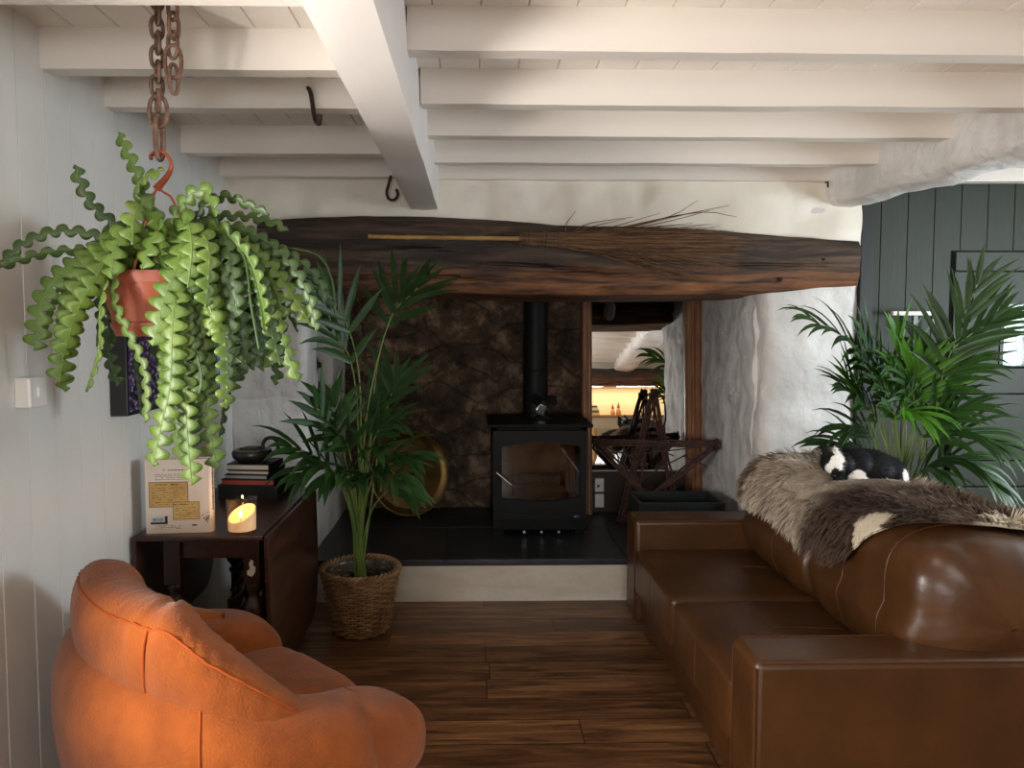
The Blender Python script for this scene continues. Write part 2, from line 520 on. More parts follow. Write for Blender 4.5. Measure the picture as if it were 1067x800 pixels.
# rear wall with a window and a lit shelf recess under an old lintel
RX0, RX1, RZ0, RZ1 = 1.35, 3.7, .30, 1.92
b = MB()
b.span((XL - .45, YB - .5, 0), (-.7, YB, ZC)); b.span((.5, YB - .5, 0), (RX0, YB, ZC)); b.span((RX1, YB - .5, 0), (XR + .4, YB, ZC))
b.span((-.7, YB - .5, 0), (.5, YB, .8)); b.span((-.7, YB - .5, 1.9), (.5, YB, ZC))
b.span((RX0, YB - .5, 0), (RX1, YB, RZ0)); b.span((RX0, YB - .5, RZ1), (RX1, YB, ZC)); b.span((RX0, YB - .5, RZ0), (RX1, YB - .42, RZ1))
struct(b, 'wall_rear', M_PLASTER, smooth=False)
window('window_3', 'white casement window in the rear wall', (-.1, 1.35, 1.2, 1.1), YB - .3, 'y')

# fireplace wall: stone pier, jambs and the plaster strip above the mantel
JL, JR, YK = -.90, 1.566, 5.15
b = MB()
b.rough((XL - .02, YF, -.02), (JL, 4.30, 1.14), .035, .017, 3.4, 1.0, rnd=.05)
b.rough((XL - .02, 4.74, -.02), (JL, YK + .1, ZC), .07, .014, 3.2, 1.0)
b.rough((XL - .02, YF, 1.10), (JL, 4.30, ZC + .02), .035, .017, 3.4, 1.0, rnd=.05)
b.rough((XL - .02, 4.22, -.02), (JL, 4.80, 1.14), .06, .012, 3.2, 1.0)
b.rough((XL - .02, 4.22, 1.47), (JL, 4.80, ZC), .06, .012, 3.2, 1.0)
b.span((XL - .02, 4.25, 1.05), (-1.14, 4.80, 1.5))
o = struct(b, 'wall_fireplace_left', M_STONEW, angle=1.2)
b = MB()
b.rough((JR, YF, -.02), (2.10, YK + .1, ZC + .02), .03, .022, 3.8, 4.0, rnd=.05)
o = struct(b, 'wall_fireplace_right', M_STONEW, angle=1.2)
b = MB(); b.rough((JR - .012, YF + .10, .2), (JR + .03, YK, 1.75), .03, .020, 5.0, 6.0); struct(b, 'wall_fireplace_jamb', M_JAMB, angle=1.2)
b = MB(); b.rough((XL - .01, YF - .022, 1.94), (2.072, 4.40, ZC + .01), .035, .024, 3.4, 8.0); struct(b, 'wall_above_mantel', M_PLASTER, angle=1.2)
# soot-dark stone back of the inglenook and its throat
b = MB(); b.rough((JL - .12, YK, .1), (JR + .15, YK + .25, 2.38), .05, .035, 3.0, 3.0); struct(b, 'wall_fireplace_back', M_STONED, angle=1.2)
b = MB(); b.span((JL - .05, 4.36, 2.0), (JR + .05, YK + .1, 2.06)); struct(b, 'trim_1', M_BLACK, smooth=False)
# raised hearth
b = MB(); b.span((JL - .06, YF + .01, 0), (2.05, YK + .1, .215)); struct(b, 'hearth_riser', M_RISER, smooth=False)
b = MB()
xs = [JL - .06, -.16, .84, 2.05]
for i in range(3): b.span((xs[i] + .002, YF - .012, .213), (xs[i+1] - .002, 4.62, .24)); b.span((xs[i] + .302, 4.624, .213), (min(xs[i+1] + .298, 2.05), YK + .1, .24))
b.span((xs[0], YF, .2), (2.05, YK + .1, .232))
struct(b, 'hearth_slab', M_SLATE, bevel=.004, smooth=False)

# green boarded wall with the stable door, right of the fireplace
GY = 4.02
DX0 = at(991, 300, Y=GY).x
WGX0, WGX1 = at(1043, 350, Y=GY).x, at(1043, 350, Y=GY).x + .26
WGZ1, WGZ0 = at(1050, 317, Y=GY).z, at(1050, 381.5, Y=GY).z
b = MB()
PH = at(946, 230, Y=GY).x
for (s0, s1, e0, e1) in ((2.155, WGX0, 0, ZC + .01), (WGX1, XR, 0, ZC + .01), (WGX0, WGX1, 0, WGZ0), (WGX0, WGX1, WGZ1, ZC + .01)):
    grooved(b, s0, s1, .147, PH, .007, lambda s, d, e: (s, GY + d, e), e0, e1)
    b.span((max(2.10, s0) if s0 > 2.2 else 2.10, GY + .012, e0), (s1, GY + .2, e1))
struct(b, 'wall_green', M_GREEN, smooth=False)
M_FROST = mat('mottled_greenish_glass', (.60, .74, .66, 1), .22, trans=1.0, bump=.5, bscale=14)
b = MB(); b.span((WGX0 - .01, GY + .02, WGZ0 - .01), (WGX1 + .01, GY + .026, WGZ1 + .01)); o = struct(b, 'window_4', M_FROST, smooth=False); o['label'] = 'small mottled glass pane in the green door'
b = MB(); b.span((2.085, GY - .05, 0), (2.155, GY + .15, ZC)); struct(b, 'trim_2', M_GREEND, bevel=.004, smooth=False)
# ------------------------------------------------------------------ ceiling timbers
GJ = 'painted joists under the ceiling'
def joist(name, x0, x1, y, label, zb=2.275, tilt=0.0):
    b = MB()
    b.rough((x0, y, zb), (x1, y + .07, ZC + .005), .06, .0035, 2.0, y * 3, rnd=.008)
    o = b.build(name, M_JOIST, angle=.9)
    tag(o, label, 'joist', GJ, 'structure')
    return o
names_l = ['first cream joist left of the big beam, over the chain', 'second cream joist left of the big beam, behind the chain', 'third cream joist left of the big beam, with dark gap on top',
           'fourth cream joist left of the big beam', 'cream joist left of the big beam against the fireplace wall']
for y, l in zip((1.78, 2.29, 2.68, 3.36, 3.86), names_l): joist('ceiling_joist', XL - .02, -.33, y, l)
names_r = ['largest looking cream joist right of the big beam, nearest in view', 'second cream joist right of the big beam', 'third cream joist right of the big beam',
           'fourth cream joist right of the big beam', 'cream joist right of the big beam, lying along the plaster above the mantel']
for y, l in zip((2.12, 2.62, 3.04, 3.52, 3.91), names_r): joist('ceiling_joist', -.19, 3.9, y, l)
gap = MB()
rg = random.Random(4)
for k in range(40):
    xa, xb = lerp(-1.2, -.36, k / 40), lerp(-1.2, -.36, (k + 1) / 40)
    h_ = rg.choice([.002, .003, .004, .006]) ; z_ = 2.389
    gap.span((xa, 2.676, z_ - h_), (xb, 2.690, z_ + .002))
jd = [o for o in bpy.data.objects if o.get('label', '').startswith('second cream joist left of the big beam, behind')][0]
jd = [o for o in bpy.data.objects if o.get('label', '').startswith('third cream joist left')][0]
gap.build('shrinkage_gap', mat('gap_black', srgb(24, 18, 14), .9), jd, smooth=False)
for k in range(9):
    joist('ceiling_joist', -.19, 3.9, 1.62 - .5 * k, 'cream joist %s toward the rear wall' % ('right of the big beam, ' + ['first', 'second', 'third', 'fourth', 'fifth', 'sixth', 'seventh', 'eighth', 'ninth'][k]))
    joist('ceiling_joist', XL - .02, -.33, 1.24 - .47 * k, 'cream joist %s toward the rear wall' % ('left of the big beam, ' + ['first', 'second', 'third', 'fourth', 'fifth', 'sixth', 'seventh', 'eighth', 'ninth'][k]))

b = MB(); b.rough((-.335, YB, 2.12), (-.187, YF + .05, ZC + .005), .07, .004, 1.6, 2.0, rnd=.012)
tag(struct(b, 'ceiling_beam', M_BEAM, angle=.9), 'big white painted beam running towards the fireplace', 'beam')

# rough plastered beam on the right, swelling towards the rear
def rb_shape(p):
    t = (YF + .05 - p.y) / (YF + .05 - YB)                      # 0 at the fireplace, 1 at the rear
    u = (p.x - 0) / .2
    x = lerp(1.885, 2.42, t) + u * lerp(.15, .34, min(1, t * 3))
    z = p.z
    if p.z < 2.25: z = p.z - .02 * u + (.02 if u > .9 else 0) 
    return Vector((x, p.y, z))
b = MB(); b.rough((0, YB, 2.155), (.2, YF + .05, ZC + .005), .055, .022, 3.0, 5.0, rnd=.03, shape=rb_shape)
tag(struct(b, 'plastered_beam', M_STONEW, angle=1.2), 'rough white plastered beam beside the green wall', 'beam')

# oak mantel beam
def oak_material():
    m = mat('old_oak', srgb(50, 36, 26), 0.7)
    nt = m.node_tree; N = nt.nodes; L = nt.links; p = N['Principled BSDF']
    tc = N.new('ShaderNodeTexCoord')
    def nz(s, scale, det, dist=0.0):
        mp = N.new('ShaderNodeMapping'); mp.inputs['Scale'].default_value = s; L.new(tc.outputs['Object'], mp.inputs[0])
        n = N.new('ShaderNodeTexNoise'); n.inputs['Scale'].default_value = scale; n.inputs['Detail'].default_value = det; n.inputs['Distortion'].default_value = dist
        n.inputs['Roughness'].default_value = .65
        L.new(mp.outputs[0], n.inputs['Vector']); return n
    a = nz((.5, 2, 5), 3.2, 9, .6)
    cr = N.new('ShaderNodeValToRGB'); e = cr.color_ramp.elements
    e[0].position = .33; e[0].color = srgb(24, 18, 15); e[1].position = .72; e[1].color = srgb(108, 86, 66)
    k = e.new(.5); k.color = srgb(62, 47, 36)
    L.new(a.outputs['Fac'], cr.inputs[0])
    # orange rotten sapwood along the lower edge
    sp = N.new('ShaderNodeSeparateXYZ'); L.new(tc.outputs['Object'], sp.inputs[0])
    w = nz((.7, 1, 3), 2.6, 6, 1.0)
    ad = N.new('ShaderNodeMath'); ad.operation = 'MULTIPLY_ADD'; ad.inputs[1].default_value = .30; L.new(w.outputs['Fac'], ad.inputs[0]); L.new(sp.outputs['Z'], ad.inputs[2])
    c2 = N.new('ShaderNodeValToRGB'); c2.color_ramp.elements[0].position = .26; c2.color_ramp.elements[0].color = (1, 1, 1, 1)
    c2.color_ramp.elements[1].position = .33; c2.color_ramp.elements[1].color = (0, 0, 0, 1)
    L.new(ad.outputs[0], c2.inputs[0])
    c3 = N.new('ShaderNodeValToRGB'); e = c3.color_ramp.elements
    e[0].position = .38; e[0].color = srgb(44, 26, 17); e[1].position = .68; e[1].color = srgb(150, 98, 58)
    w2 = nz((.8, 2, 9), 3.0, 8, .5); L.new(w2.outputs['Fac'], c3.inputs[0])
    mx = N.new('ShaderNodeMixRGB'); L.new(c2.outputs[0], mx.inputs[0]); L.new(cr.outputs[0], mx.inputs[1]); L.new(c3.outputs[0], mx.inputs[2])
    L.new(mx.outputs[0], p.inputs['Base Color'])
    bp = N.new('ShaderNodeBump'); bp.inputs['Strength'].default_value = .8; bp.inputs['Distance'].default_value = .02
    L.new(a.outputs['Fac'], bp.inputs['Height']); L.new(bp.outputs[0], p.inputs['Normal'])
    return m
M_OAK = oak_material()
def track(P):
    return lambda x: float(np.interp(x, [p[0] for p in P], [p[1] for p in P]))
YM = 3.905
top_px = [(262, 230), (300, 228), (380, 224.5), (450, 225), (530, 229), (580, 234), (640, 235), (700, 237), (755, 240), (825, 246.5), (897, 251)]
bot_px = [(262, 292), (300, 294), (340, 298), (380, 302), (480, 305), (600, 307.5), (700, 307), (780, 306), (820, 303), (860, 298), (897, 296.5)]
TOPZ = track([tuple((at(x, y, Y=YM).x, at(x, y, Y=YM).z)) for x, y in top_px])
BOTZ = track([tuple((at(x, y, Y=YM).x, at(x, y, Y=YM).z)) for x, y in bot_px])
MX0, MX1 = at(268, 260, Y=YM).x, at(896.5, 270, Y=YM).x
NXM, RM = 130, 40
def mantel_pt(u, v):
    x = lerp(MX0, MX1, u)
    zt, zb = TOPZ(x), BOTZ(x)
    a = v * 4 % 4
    y0, y1 = YM, 4.36
    if a < 1: y, z = y0, lerp(zt, zb, a)
    elif a < 2: y, z = lerp(y0, y1, a - 1), lerp(zb, zb - .02, a - 1)
    elif a < 3: y, z = y1, lerp(zb - .02, zt, a - 2)
    else: y, z = lerp(y1, y0, a - 3), zt
    w = noise.noise(Vector((x * 1.6, y * 3, z * 9))) * .016 + noise.noise(Vector((x * 7, y * 9, z * 30))) * .006
    nx = 0
    h = (z - (zt + zb) / 2) / (zt - zb) * 2
    yy = y - w * (1 if y < 4.1 else -1) + (.025 * abs(h) ** 6 if y < 4.1 else 0)
    zz = z + w * .35
    # long drying cracks in the face
    if a < 1:
        for (cx0, cx1, f, amp) in CRACKS:
            if cx0 < x < cx1:
                cz = lerp(zt, zb, f) + .012 * math.sin((x - cx0) * 5)
                d = abs(z - cz)
                if d < .007: yy += amp * math.sin((x - cx0) / (cx1 - cx0) * PI)
    return Vector((x, yy, zz))
CRACKS = [(-.1, .8, .62, .03), (.2, 1.0, .72, .03), (-.7, .3, .8, .025), (1.2, 2.0, .55, .02), (-.6, 0, .45, .02)]
b = MB()
NV = 200
V = []; F = []
for i in range(NXM):
    for j in range(NV): V.append(mantel_pt(i / (NXM - 1), j / NV))
for i in range(NXM - 1):
    for j in range(NV):
        j2 = (j + 1) % NV
        F.append((i * NV + j, i * NV + j2, (i + 1) * NV + j2, (i + 1) * NV + j))
F.append(tuple(range(NV - 1, -1, -1))); F.append(tuple((NXM - 1) * NV + k for k in range(NV)))
b.add(V, F)
mantel = b.build('mantel_beam', M_OAK, angle=1.1)
tag(mantel, 'old blackened oak beam with orange lower edge spanning the fireplace', 'beam', kind='structure')
# wooden pegs / holes in the face
M_HOLE = mat('peg_hole_black', srgb(8, 7, 6), .9)
for (px, py, r) in ((764, 258, .012), (858, 269, .012), (813, 291, .012)):
    c = at(px, py, Y=YM - .004)
    b = MB(); b.lathe([(0, 0), (r, 0), (r, .02), (0, .02)], c, 14, rot=Matrix.Rotation(-PI/2, 3, 'X')); b.build('peg_hole', M_HOLE, mantel)
# ------------------------------------------------------------------ leather sofa
def leather_material():
    m = mat('brown_leather', srgb(79, 48, 21), 0.36, col2=srgb(60, 36, 16), vscale=5, vdetail=6, bump=.18, bscale=11, spec=.5, bdetail=8, ramp=(.3, .7))
    return m
M_LEATHER = leather_material()
M_SEAM = mat('leather_seam', srgb(74, 40, 18), .5)
M_STITCH = mat('pale_worn_seam', srgb(168, 120, 78), .6)
SX0, SY0, SY1 = .785, 2.00, 3.72      # front, near side, far side
ARM_Z, SEAT_Z = .566, .415
sofa = thing('leather_sofa', 'tan brown leather two-seat sofa with wide flat arms', 'sofa', (1.3, 2.86, 0))
def soft_box(c, d, e=(.16, .16), amp=.006, n=(64, 36), sc=4.0, seed=0, fn=None):
    b = MB()
    c = Vector(c)
    def g(p):
        w = noise.noise_vector((p + c) * sc + Vector((seed, 0, 0))) * amp
        q = p + w
        return fn(q) if fn else q
    b.sellip((0, 0, 0), d, e, n, fn=g)
    b.v = [tuple(Vector(p) + c) for p in b.v]
    return b
b = MB(); b.span((SX0 + .035, SY0 + .02, .055), (1.80, SY1 - .02, .27)); b.build('base', M_LEATHER, sofa, bevel=.025, seg=4)
b = MB(); b.span((1.66, SY0 + .19, .25), (1.82, SY1 - .19, .62)); b.build('back_frame', M_LEATHER, sofa, bevel=.05, seg=5)
b = MB()
for (x, y) in ((SX0 + .12, SY0 + .1), (SX0 + .12, SY1 - .1), (1.72, SY0 + .1), (1.72, SY1 - .1)):
    MB0 = MB(); MB0.lathe([(.022, 0), (.03, .06)], (x, y, 0), 14); MB0.build('foot', M_BLACK, sofa)
for (y0, y1) in ((SY0, SY0 + .185), (SY1 - .185, SY1)):
    b = MB(); b.span((SX0, y0, .055), (1.80, y1, ARM_Z))
    a = b.build('armrest', M_LEATHER, sofa, bevel=.022, seg=4)
    b = MB()
    # piped seam round the front panel and along the top of the arm
    for yy in (y0 + .004, y1 - .004):
        b.tube([(SX0 + .004, yy, .07), (SX0 + .004, yy, ARM_Z - .02)], .0035, 6)
        b.tube([(SX0 + .02, yy, ARM_Z - .004), (1.6, yy, ARM_Z - .004)], .0035, 6)
    b.build('piping', M_SEAM, a)
ym = (SY0 + SY1) / 2
for (y0, y1, sd) in ((SY0 + .187, ym - .003, 1), (ym + .003, SY1 - .187, 2)):
    def dome(p, h=(y1 - y0) / 2):
        f = max(0, 1 - (p.x / .33) ** 2) * max(0, 1 - (p.y / h) ** 2)
        return Vector((p.x, p.y, p.z + (.022 * f if p.z > 0 else 0)))
    b = soft_box(((SX0 - .005 + 1.42) / 2, (y0 + y1) / 2, .32), ((1.42 - SX0 + .005) / 2, (y1 - y0) / 2, .105), (.14, .10), .004, (72, 40), 5, sd, dome)
    s = b.build('seat_cushion', M_LEATHER, sofa, angle=2)
    b = MB()
    yc = lerp(y0, y1, .52)
    b.tube([(SX0 - .004, yc, .25), (SX0 - .003, yc, .39), (SX0 + .03, yc, .424), (SX0 + .3, yc, .443), (1.3, yc, .438)], .003, 6)
    b.build('seam', M_SEAM, s)
# back cushions: fat pillows with gathered ends
def back_cushion(y0, y1, seed, gather_near):
    cx, hx, cz, hz = 1.545, .265, .632, .245
    h = (y1 - y0) / 2; yc = (y0 + y1) / 2
    NU, NVV = 84, 72
    def fn(u, v):
        t = -1 + 2 * v
        # profile shrinks at the gathered end
        k = 1 - .10 * abs(t) ** 6
        if gather_near and t < -.68:
            w = (-.68 - t) / .32
            k *= max(.03, (1 - w ** 2.6) ** .55) if w < .999 else .03
        elif t > .9 or t < -.9:
            w = (abs(t) - .9) / .1
            k *= math.sqrt(max(0.0004, 1 - w * w * .96))
        a = 2 * PI * u
        ca, sa = math.cos(a), math.sin(a)
        e = .62
        x = math.copysign(abs(ca) ** e, ca) * hx
        z = math.copysign(abs(sa) ** e, sa) * hz
        fold = 0
        if gather_near and t < -.45:
            w = min(1, (-.45 - t) / .35)
            fold = w * .045 * math.sin(a * 9 + 1.2 * math.sin(a * 2 + seed)) * (.5 + .5 * noise.noise(Vector((ca * 2, sa * 2, seed))))
        r = k * (1 + fold)
        x2 = cx + x * r + (.02 if z > 0 else 0)
        z2 = cz + z * r
        y = yc + t * h * (1 if not (gather_near and t < -.9) else 1)
        w = noise.noise_vector(Vector((x2, y, z2)) * 5 + Vector((seed, 0, 0))) * .011
        # broad creases running down the front
        cr = .0035 * math.sin(y * 19 + z2 * 12 + 5 * noise.noise(Vector((y * 3, z2 * 3, seed))))
        return Vector((x2 + w.x + (cr if ca < 0 else 0), y + w.y * .4, z2 + w.z))
    b = MB()
    V = [fn(i / NU, j / (NVV - 1)) for i in range(NU) for j in range(NVV)]
    F = []
    for i in range(NU):
        i2 = (i + 1) % NU
        for j in range(NVV - 1): F.append((i * NVV + j, i2 * NVV + j, i2 * NVV + j + 1, i * NVV + j + 1))
    F.append(tuple(i * NVV for i in range(NU))); F.append(tuple(i * NVV + NVV - 1 for i in range(NU - 1, -1, -1)))
    b.add(V, F)
    o = b.build('back_cushion', M_LEATHER, sofa, angle=2)
    s = MB()
    for tt in ((.30, .62) if gather_near else (.45,)):
        j = int(tt * (NVV - 1)); pts = []
        for i in range(NU // 2 - 22, NU // 2 + 23):
            p = V[i % NU * NVV + j]; d = Vector((p.x - cx, 0, p.z - cz)).normalized()
            pts.append(p + d * .001)
        s.tube(pts, .0022, 5)
    s.build('seam', M_SEAM, o)
    return o
back_cushion(2.05, 2.83, 3.0, True)
back_cushion(2.80, 3.52, 11.0, False)

# ------------------------------------------------------------------ orange armchair
M_VELOUR = mat('orange_velour', srgb(146, 76, 26), 0.9, col2=srgb(116, 57, 18), vscale=9, vdetail=8, bump=.25, bscale=160, sheen=.15, spec=.15, ramp=(.3, .72))
M_PIPE = mat('orange_piping', srgb(150, 68, 24), .9, spec=.2)
CH = Vector((-.735, 2.05, 0)); CA = math.radians(44); CSU = 1.04; CSV = .68
fv = Vector((math.cos(CA), math.sin(CA), 0)); rv = Vector((math.sin(CA), -math.cos(CA), 0))
def ch(u, v, w): return CH + rv * u * CSU + fv * v * CSV + Vector((0, 0, w * 1.03))
chair = thing('armchair', 'orange velour tub armchair with rolled back and bolster arms', 'armchair', CH)
def chair_shell():
    # profile from inside lip over the top, down the bulging outside to the floor
    prof = [(-.09, .12), (-.08, .36), (-.055, .56), (-.02, .645), (.035, .655), (.105, .63), (.158, .56), (.172, .44), (.140, .30), (.08, .16), (.025, .06), (-.05, .045)]
    P = catmull([Vector((p[0], 0, p[1])) for p in prof], 46)
    def fn(u, v):
        ph = lerp(-118, 118, u) * PI / 180
        q = P[min(45, int(round(v * 45)))]
        s = abs(ph) / (118 * PI / 180)
        zf = 1 - .20 * max(0, s - .45) / .55
        end = 1 - max(0, (s - .86) / .14) ** 2 * .55
        r = q.x * end
        rr_u, rr_v = .385, .36
        pu = math.sin(ph) * (rr_u + r); pv = -math.cos(ph) * (rr_v + r)
        if s > .55: pv += (s - .55) * .34
        w = noise.noise(Vector((pu * 4, pv * 4, q.z * 4))) * .006
        # stitched vertical seams pull the cover in
        for sm in (-52, 52):
            d = abs(math.degrees(ph) - sm)
            if d < 4: w -= .007 * (1 - d / 4)
        return ch(pu + math.sin(ph) * w, pv - math.cos(ph) * w - .03, q.z * zf)
    b = MB(); b.grid(120, 46, fn)
    nv = 46
    o = len(b.v)
    b.f.append(tuple(range(nv - 1, -1, -1))); b.f.append(tuple(119 * nv + k for k in range(nv)))
    sh = b.build('outer_shell', M_VELOUR, chair, angle=2)
    for sm in (-52, 52):
        s = MB()
        u = (sm + 118) / 236
        pts = []
        for k in range(14, 42):
            p = fn(u, k / 45); c0 = ch(0, -.03, p.z); d = (p - c0); d.z = 0
            pts.append(p + d.normalized() * .002)
        s.tube(pts, .0035, 6)
        s.build('seam', M_PIPE, sh)
chair_shell()
def chair_roll():
    N_, K = 90, 40
    def fn(u, v):
        ph = lerp(-104, 104, u) * PI / 180
        s = abs(ph) / (104 * PI / 180)
        zc = .69 - .36 * max(0, (s - .36) / .64) ** 1.25
        hr, hz = .125, .115
        end = math.sqrt(max(.0001, 1 - max(0, (s - .88) / .12) ** 2))
        a = 2 * PI * v
        ca, sa = math.cos(a), math.sin(a)
        x = math.copysign(abs(ca) ** .85, ca) * hr * (.25 + .75 * end) * 1.10; z = math.copysign(abs(sa) ** .85, sa) * hz * (.15 + .85 * end) * 1.08
        # gathers across the roll
        g = .0065 * math.sin(math.degrees(ph) * 1.5 + 3 * math.sin(a) + 2 * noise.noise(Vector((ph * 3, a, 1)))) * max(0, math.sin(a + .4)) * (1 - s)
        for sm in (-70, 30):
            d = abs(math.degrees(ph) - sm)
            if d < 5: g -= .010 * (1 - d / 5)
        x *= 1 + g / hr; z *= 1 + g / hz
        R = .315
        pu = math.sin(ph) * (R + .05 + x); pv = -math.cos(ph) * (R + x)
        if s > .5: pv += (s - .5) * .30
        n = noise.noise(Vector((pu * 5, pv * 5, z * 5))) * .008
        return ch(pu + math.sin(ph) * n, pv - math.cos(ph) * n - .03, zc + z + n)
    b = MB()
    V = [fn(i / (N_ - 1), j / K) for i in range(N_) for j in range(K)]
    F = [(i * K + j, i * K + (j + 1) % K, (i + 1) * K + (j + 1) % K, (i + 1) * K + j) for i in range(N_ - 1) for j in range(K)]
    F.append(tuple(range(K - 1, -1, -1))); F.append(tuple((N_ - 1) * K + k for k in range(K)))
    b.add(V, F)
    o = b.build('back_roll', M_VELOUR, chair, angle=2)
    for sm in (-70, 30):
        s = MB()
        u = (sm + 104) / 208
        pts = []
        for k in range(-13, 14):
            p = fn(u, (k % K) / K); q = fn(u, ((k + K // 2) % K) / K)
            pts.append(p + (p - q).normalized() * .002)
        s.tube(pts, .0035, 6); s.build('seam', M_PIPE, o)
    pts = []; s = MB()
    for i in range(6, N_ - 6): # long seam along the crown
        p = fn(i / (N_ - 1), 5 / K); q = fn(i / (N_ - 1), 25 / K); pts.append(p + (p - q).normalized() * .001)
    s.tube(pts, .003, 6)
    s.build('seam', M_PIPE, o)
chair_roll()
def chair_lump(name, c, d, e, seed, tilt=0.0, yaw=0.0, fn=None, seam=None):
    rot = Matrix(((rv.x, fv.x, 0), (rv.y, fv.y, 0), (0, 0, 1))) @ Matrix.Rotation(yaw, 3, 'Z') @ Matrix.Rotation(tilt, 3, 'X')
    b = MB()
    def g(p):
        w = noise.noise_vector(p * 5 + Vector((seed, 0, 0))) * .008
        q = p + w
        return fn(q) if fn else q
    b.sellip((0, 0, 0), d, e, (64, 36), rot, g)
    cc = CH + rv * c[0] + fv * c[1] + Vector((0, 0, c[2])); b.v = [tuple(Vector(p) + cc) for p in b.v]
    o = b.build(name, M_VELOUR, chair, angle=2)
    if seam:
        s = MB(); s.ring([cc + 1.0 * (rot @ Vector((d[0] * .995 * math.copysign(abs(math.cos(a)) ** e[0], math.cos(a)), seam, d[2] * .995 * math.copysign(abs(math.sin(a)) ** e[0], math.sin(a))))) for a in [2 * PI * k / 48 for k in range(48)]], .0035, 6)
        s.build('seam', M_PIPE, o)
    return o
def wrinkle(p):
    z = p.z + (.008 * math.sin(p.x * 60 + 6 * p.y) * max(0, p.y + .1) if p.z > 0 else 0)
    return Vector((p.x, p.y, z + .03 * (p.y)))
chair_lump('seat_cushion', (0, .08, .325), (.31, .31, .125), (.45, .5), 2, fn=wrinkle)
def armf(p): return Vector((p.x, p.y, p.z - .16 * max(0, p.y + .05) ** 1.3))
for s in (1, -1):
    chair_lump('armrest', (s * .40, .12, .425), (.150, .285, .125), (.75, .66), 5 + s, tilt=-.05, yaw=s * .12, fn=armf)
    chair_lump('side_panel', (s * .365, .06, .22), (.125, .26, .19), (.5, .5), 8 + s, yaw=s * .08)
chair_lump('front_panel', (0, .22, .20), (.32, .11, .17), (.45, .45), 12)
b = MB(); b.lathe([(.26, .012), (.29, .02), (.29, .05), (.2, .06)], CH, 40); b.build('base', M_BLACK, chair)

# ------------------------------------------------------------------ drop-leaf table
def darkwood(name, c1, c2, rough=.3, ax=(1, 1, 8)):
    return mat(name, c1, rough, col2=c2, vscale=3, vdetail=7, stretch=ax, bump=.06, bscale=30, bstretch=ax, distort=.6, ramp=(.3, .7))
M_DWOOD = darkwood('dark_oak_table', srgb(76, 46, 34), srgb(46, 27, 20), .3, (6, 1, 6))
M_DWOOD2 = darkwood('dark_oak_legs', srgb(64, 38, 28), srgb(36, 22, 17), .35, (6, 6, 1))
TZ = .72
tx0, tx1, ty0, ty1 = XL + .022, -.80, 2.755, 3.62
table = thing('drop_leaf_table', 'dark oak drop-leaf table with turned and twisted legs against the left wall', 'table', ((tx0 + tx1) / 2, (ty0 + ty1) / 2, 0))
b = MB()
n = 14
# top: slightly bowed near end
P = [(tx0, ty0 + .012)] + [(lerp(tx0, tx1, i / n), ty0 + .012 - .014 * math.sin(PI * i / n)) for i in range(1, n)] + [(tx1, ty0 + .012), (tx1, ty1), (tx0, ty1)]
def slab(b, P, z0, z1):
    m = len(P); V = [(x, y, z0) for x, y in P] + [(x, y, z1) for x, y in P]
    b.add(V, [tuple(range(m - 1, -1, -1)), tuple(range(m, 2 * m))] + [(i, (i + 1) % m, m + (i + 1) % m, m + i) for i in range(m)])
slab(b, P, TZ - .022, TZ)
b.build('tabletop', M_DWOOD, table, bevel=.006, seg=3, smooth=False)
def leaf_panel(x, sgn, top, depth, y0, y1, lean):
    """Hanging flap with rounded lower corners."""
    b = MB(); r = .30; pts = []
    m = 12
    zb = top - depth
    pts = [(y1, top), (y0, top)]
    for k in range(m + 1):
        a = PI + (PI / 2) * k / m
        pts.append((y0 + r * .55 + math.cos(a) * r * .55, zb + r + math.sin(a) * r))
    for k in range(m + 1):
        a = 1.5 * PI + (PI / 2) * k / m
        pts.append((y1 - r * .55 + math.cos(a) * r * .55, zb + r + math.sin(a) * r))
    q = len(pts)
    def X(z, o): return x + sgn * (o + lean * (top - z))
    V = [(X(z, 0), y, z) for y, z in pts] + [(X(z, .018), y, z) for y, z in pts]
    F = [tuple(range(q)), tuple(range(2 * q - 1, q - 1, -1))] + [((i + 1) % q, i, q + i, q + (i + 1) % q) for i in range(q)]
    b.add(V, F)
    return b.build('drop_leaf', M_DWOOD, table, bevel=.004, smooth=False)
leaf_panel(tx1 + .004, 1, TZ - .006, .60, ty0 + .012, ty1, .015)
leaf_panel(tx0 + .004, -1, TZ - .006, .45, ty0 + .012, ty1, 0.0)
b = MB()
ax0, ax1, ay0, ay1 = tx0 + .10, tx1 - .035, ty0 + .06, ty1 - .06
for (p, q) in (((ax0, ay0 + .01, TZ - .105), (ax1, ay0 + .03, TZ - .022)), ((ax0, ay1 - .03, TZ - .105), (ax1, ay1 - .01, TZ - .022)),
               ((ax0 + .005, ay0, TZ - .105), (ax0 + .025, ay1, TZ - .022)), ((ax1 - .025, ay0, TZ - .105), (ax1 - .005, ay1, TZ - .022))):
    b.span(p, q)
b.build('apron', M_DWOOD, table, bevel=.002, smooth=False)
def turned_leg(x, y):
    b = MB(); s = .03
    b.span((x - s, y - s, TZ - .20), (x + s, y + s, TZ - .022))
    prof = [(.016, .52), (.026, .515), (.030, .50), (.022, .485), (.017, .475), (.024, .455), (.038, .43), (.042, .41), (.036, .385), (.022, .365), (.016, .355), (.026, .345), (.028, .335), (.019, .32), (.019, .25), (.026, .235), (.018, .22), (.024, .20)]
    b.lathe(prof[::-1], (x, y, 0), 20)
    b.span((x - s, y - s, .10), (x + s, y + s, .20))
    b.lathe([(.018, 0), (.034, .03), (.036, .06), (.022, .10)], (x, y, 0), 18)
    return b.build('leg', M_DWOOD2, table, angle=.8)
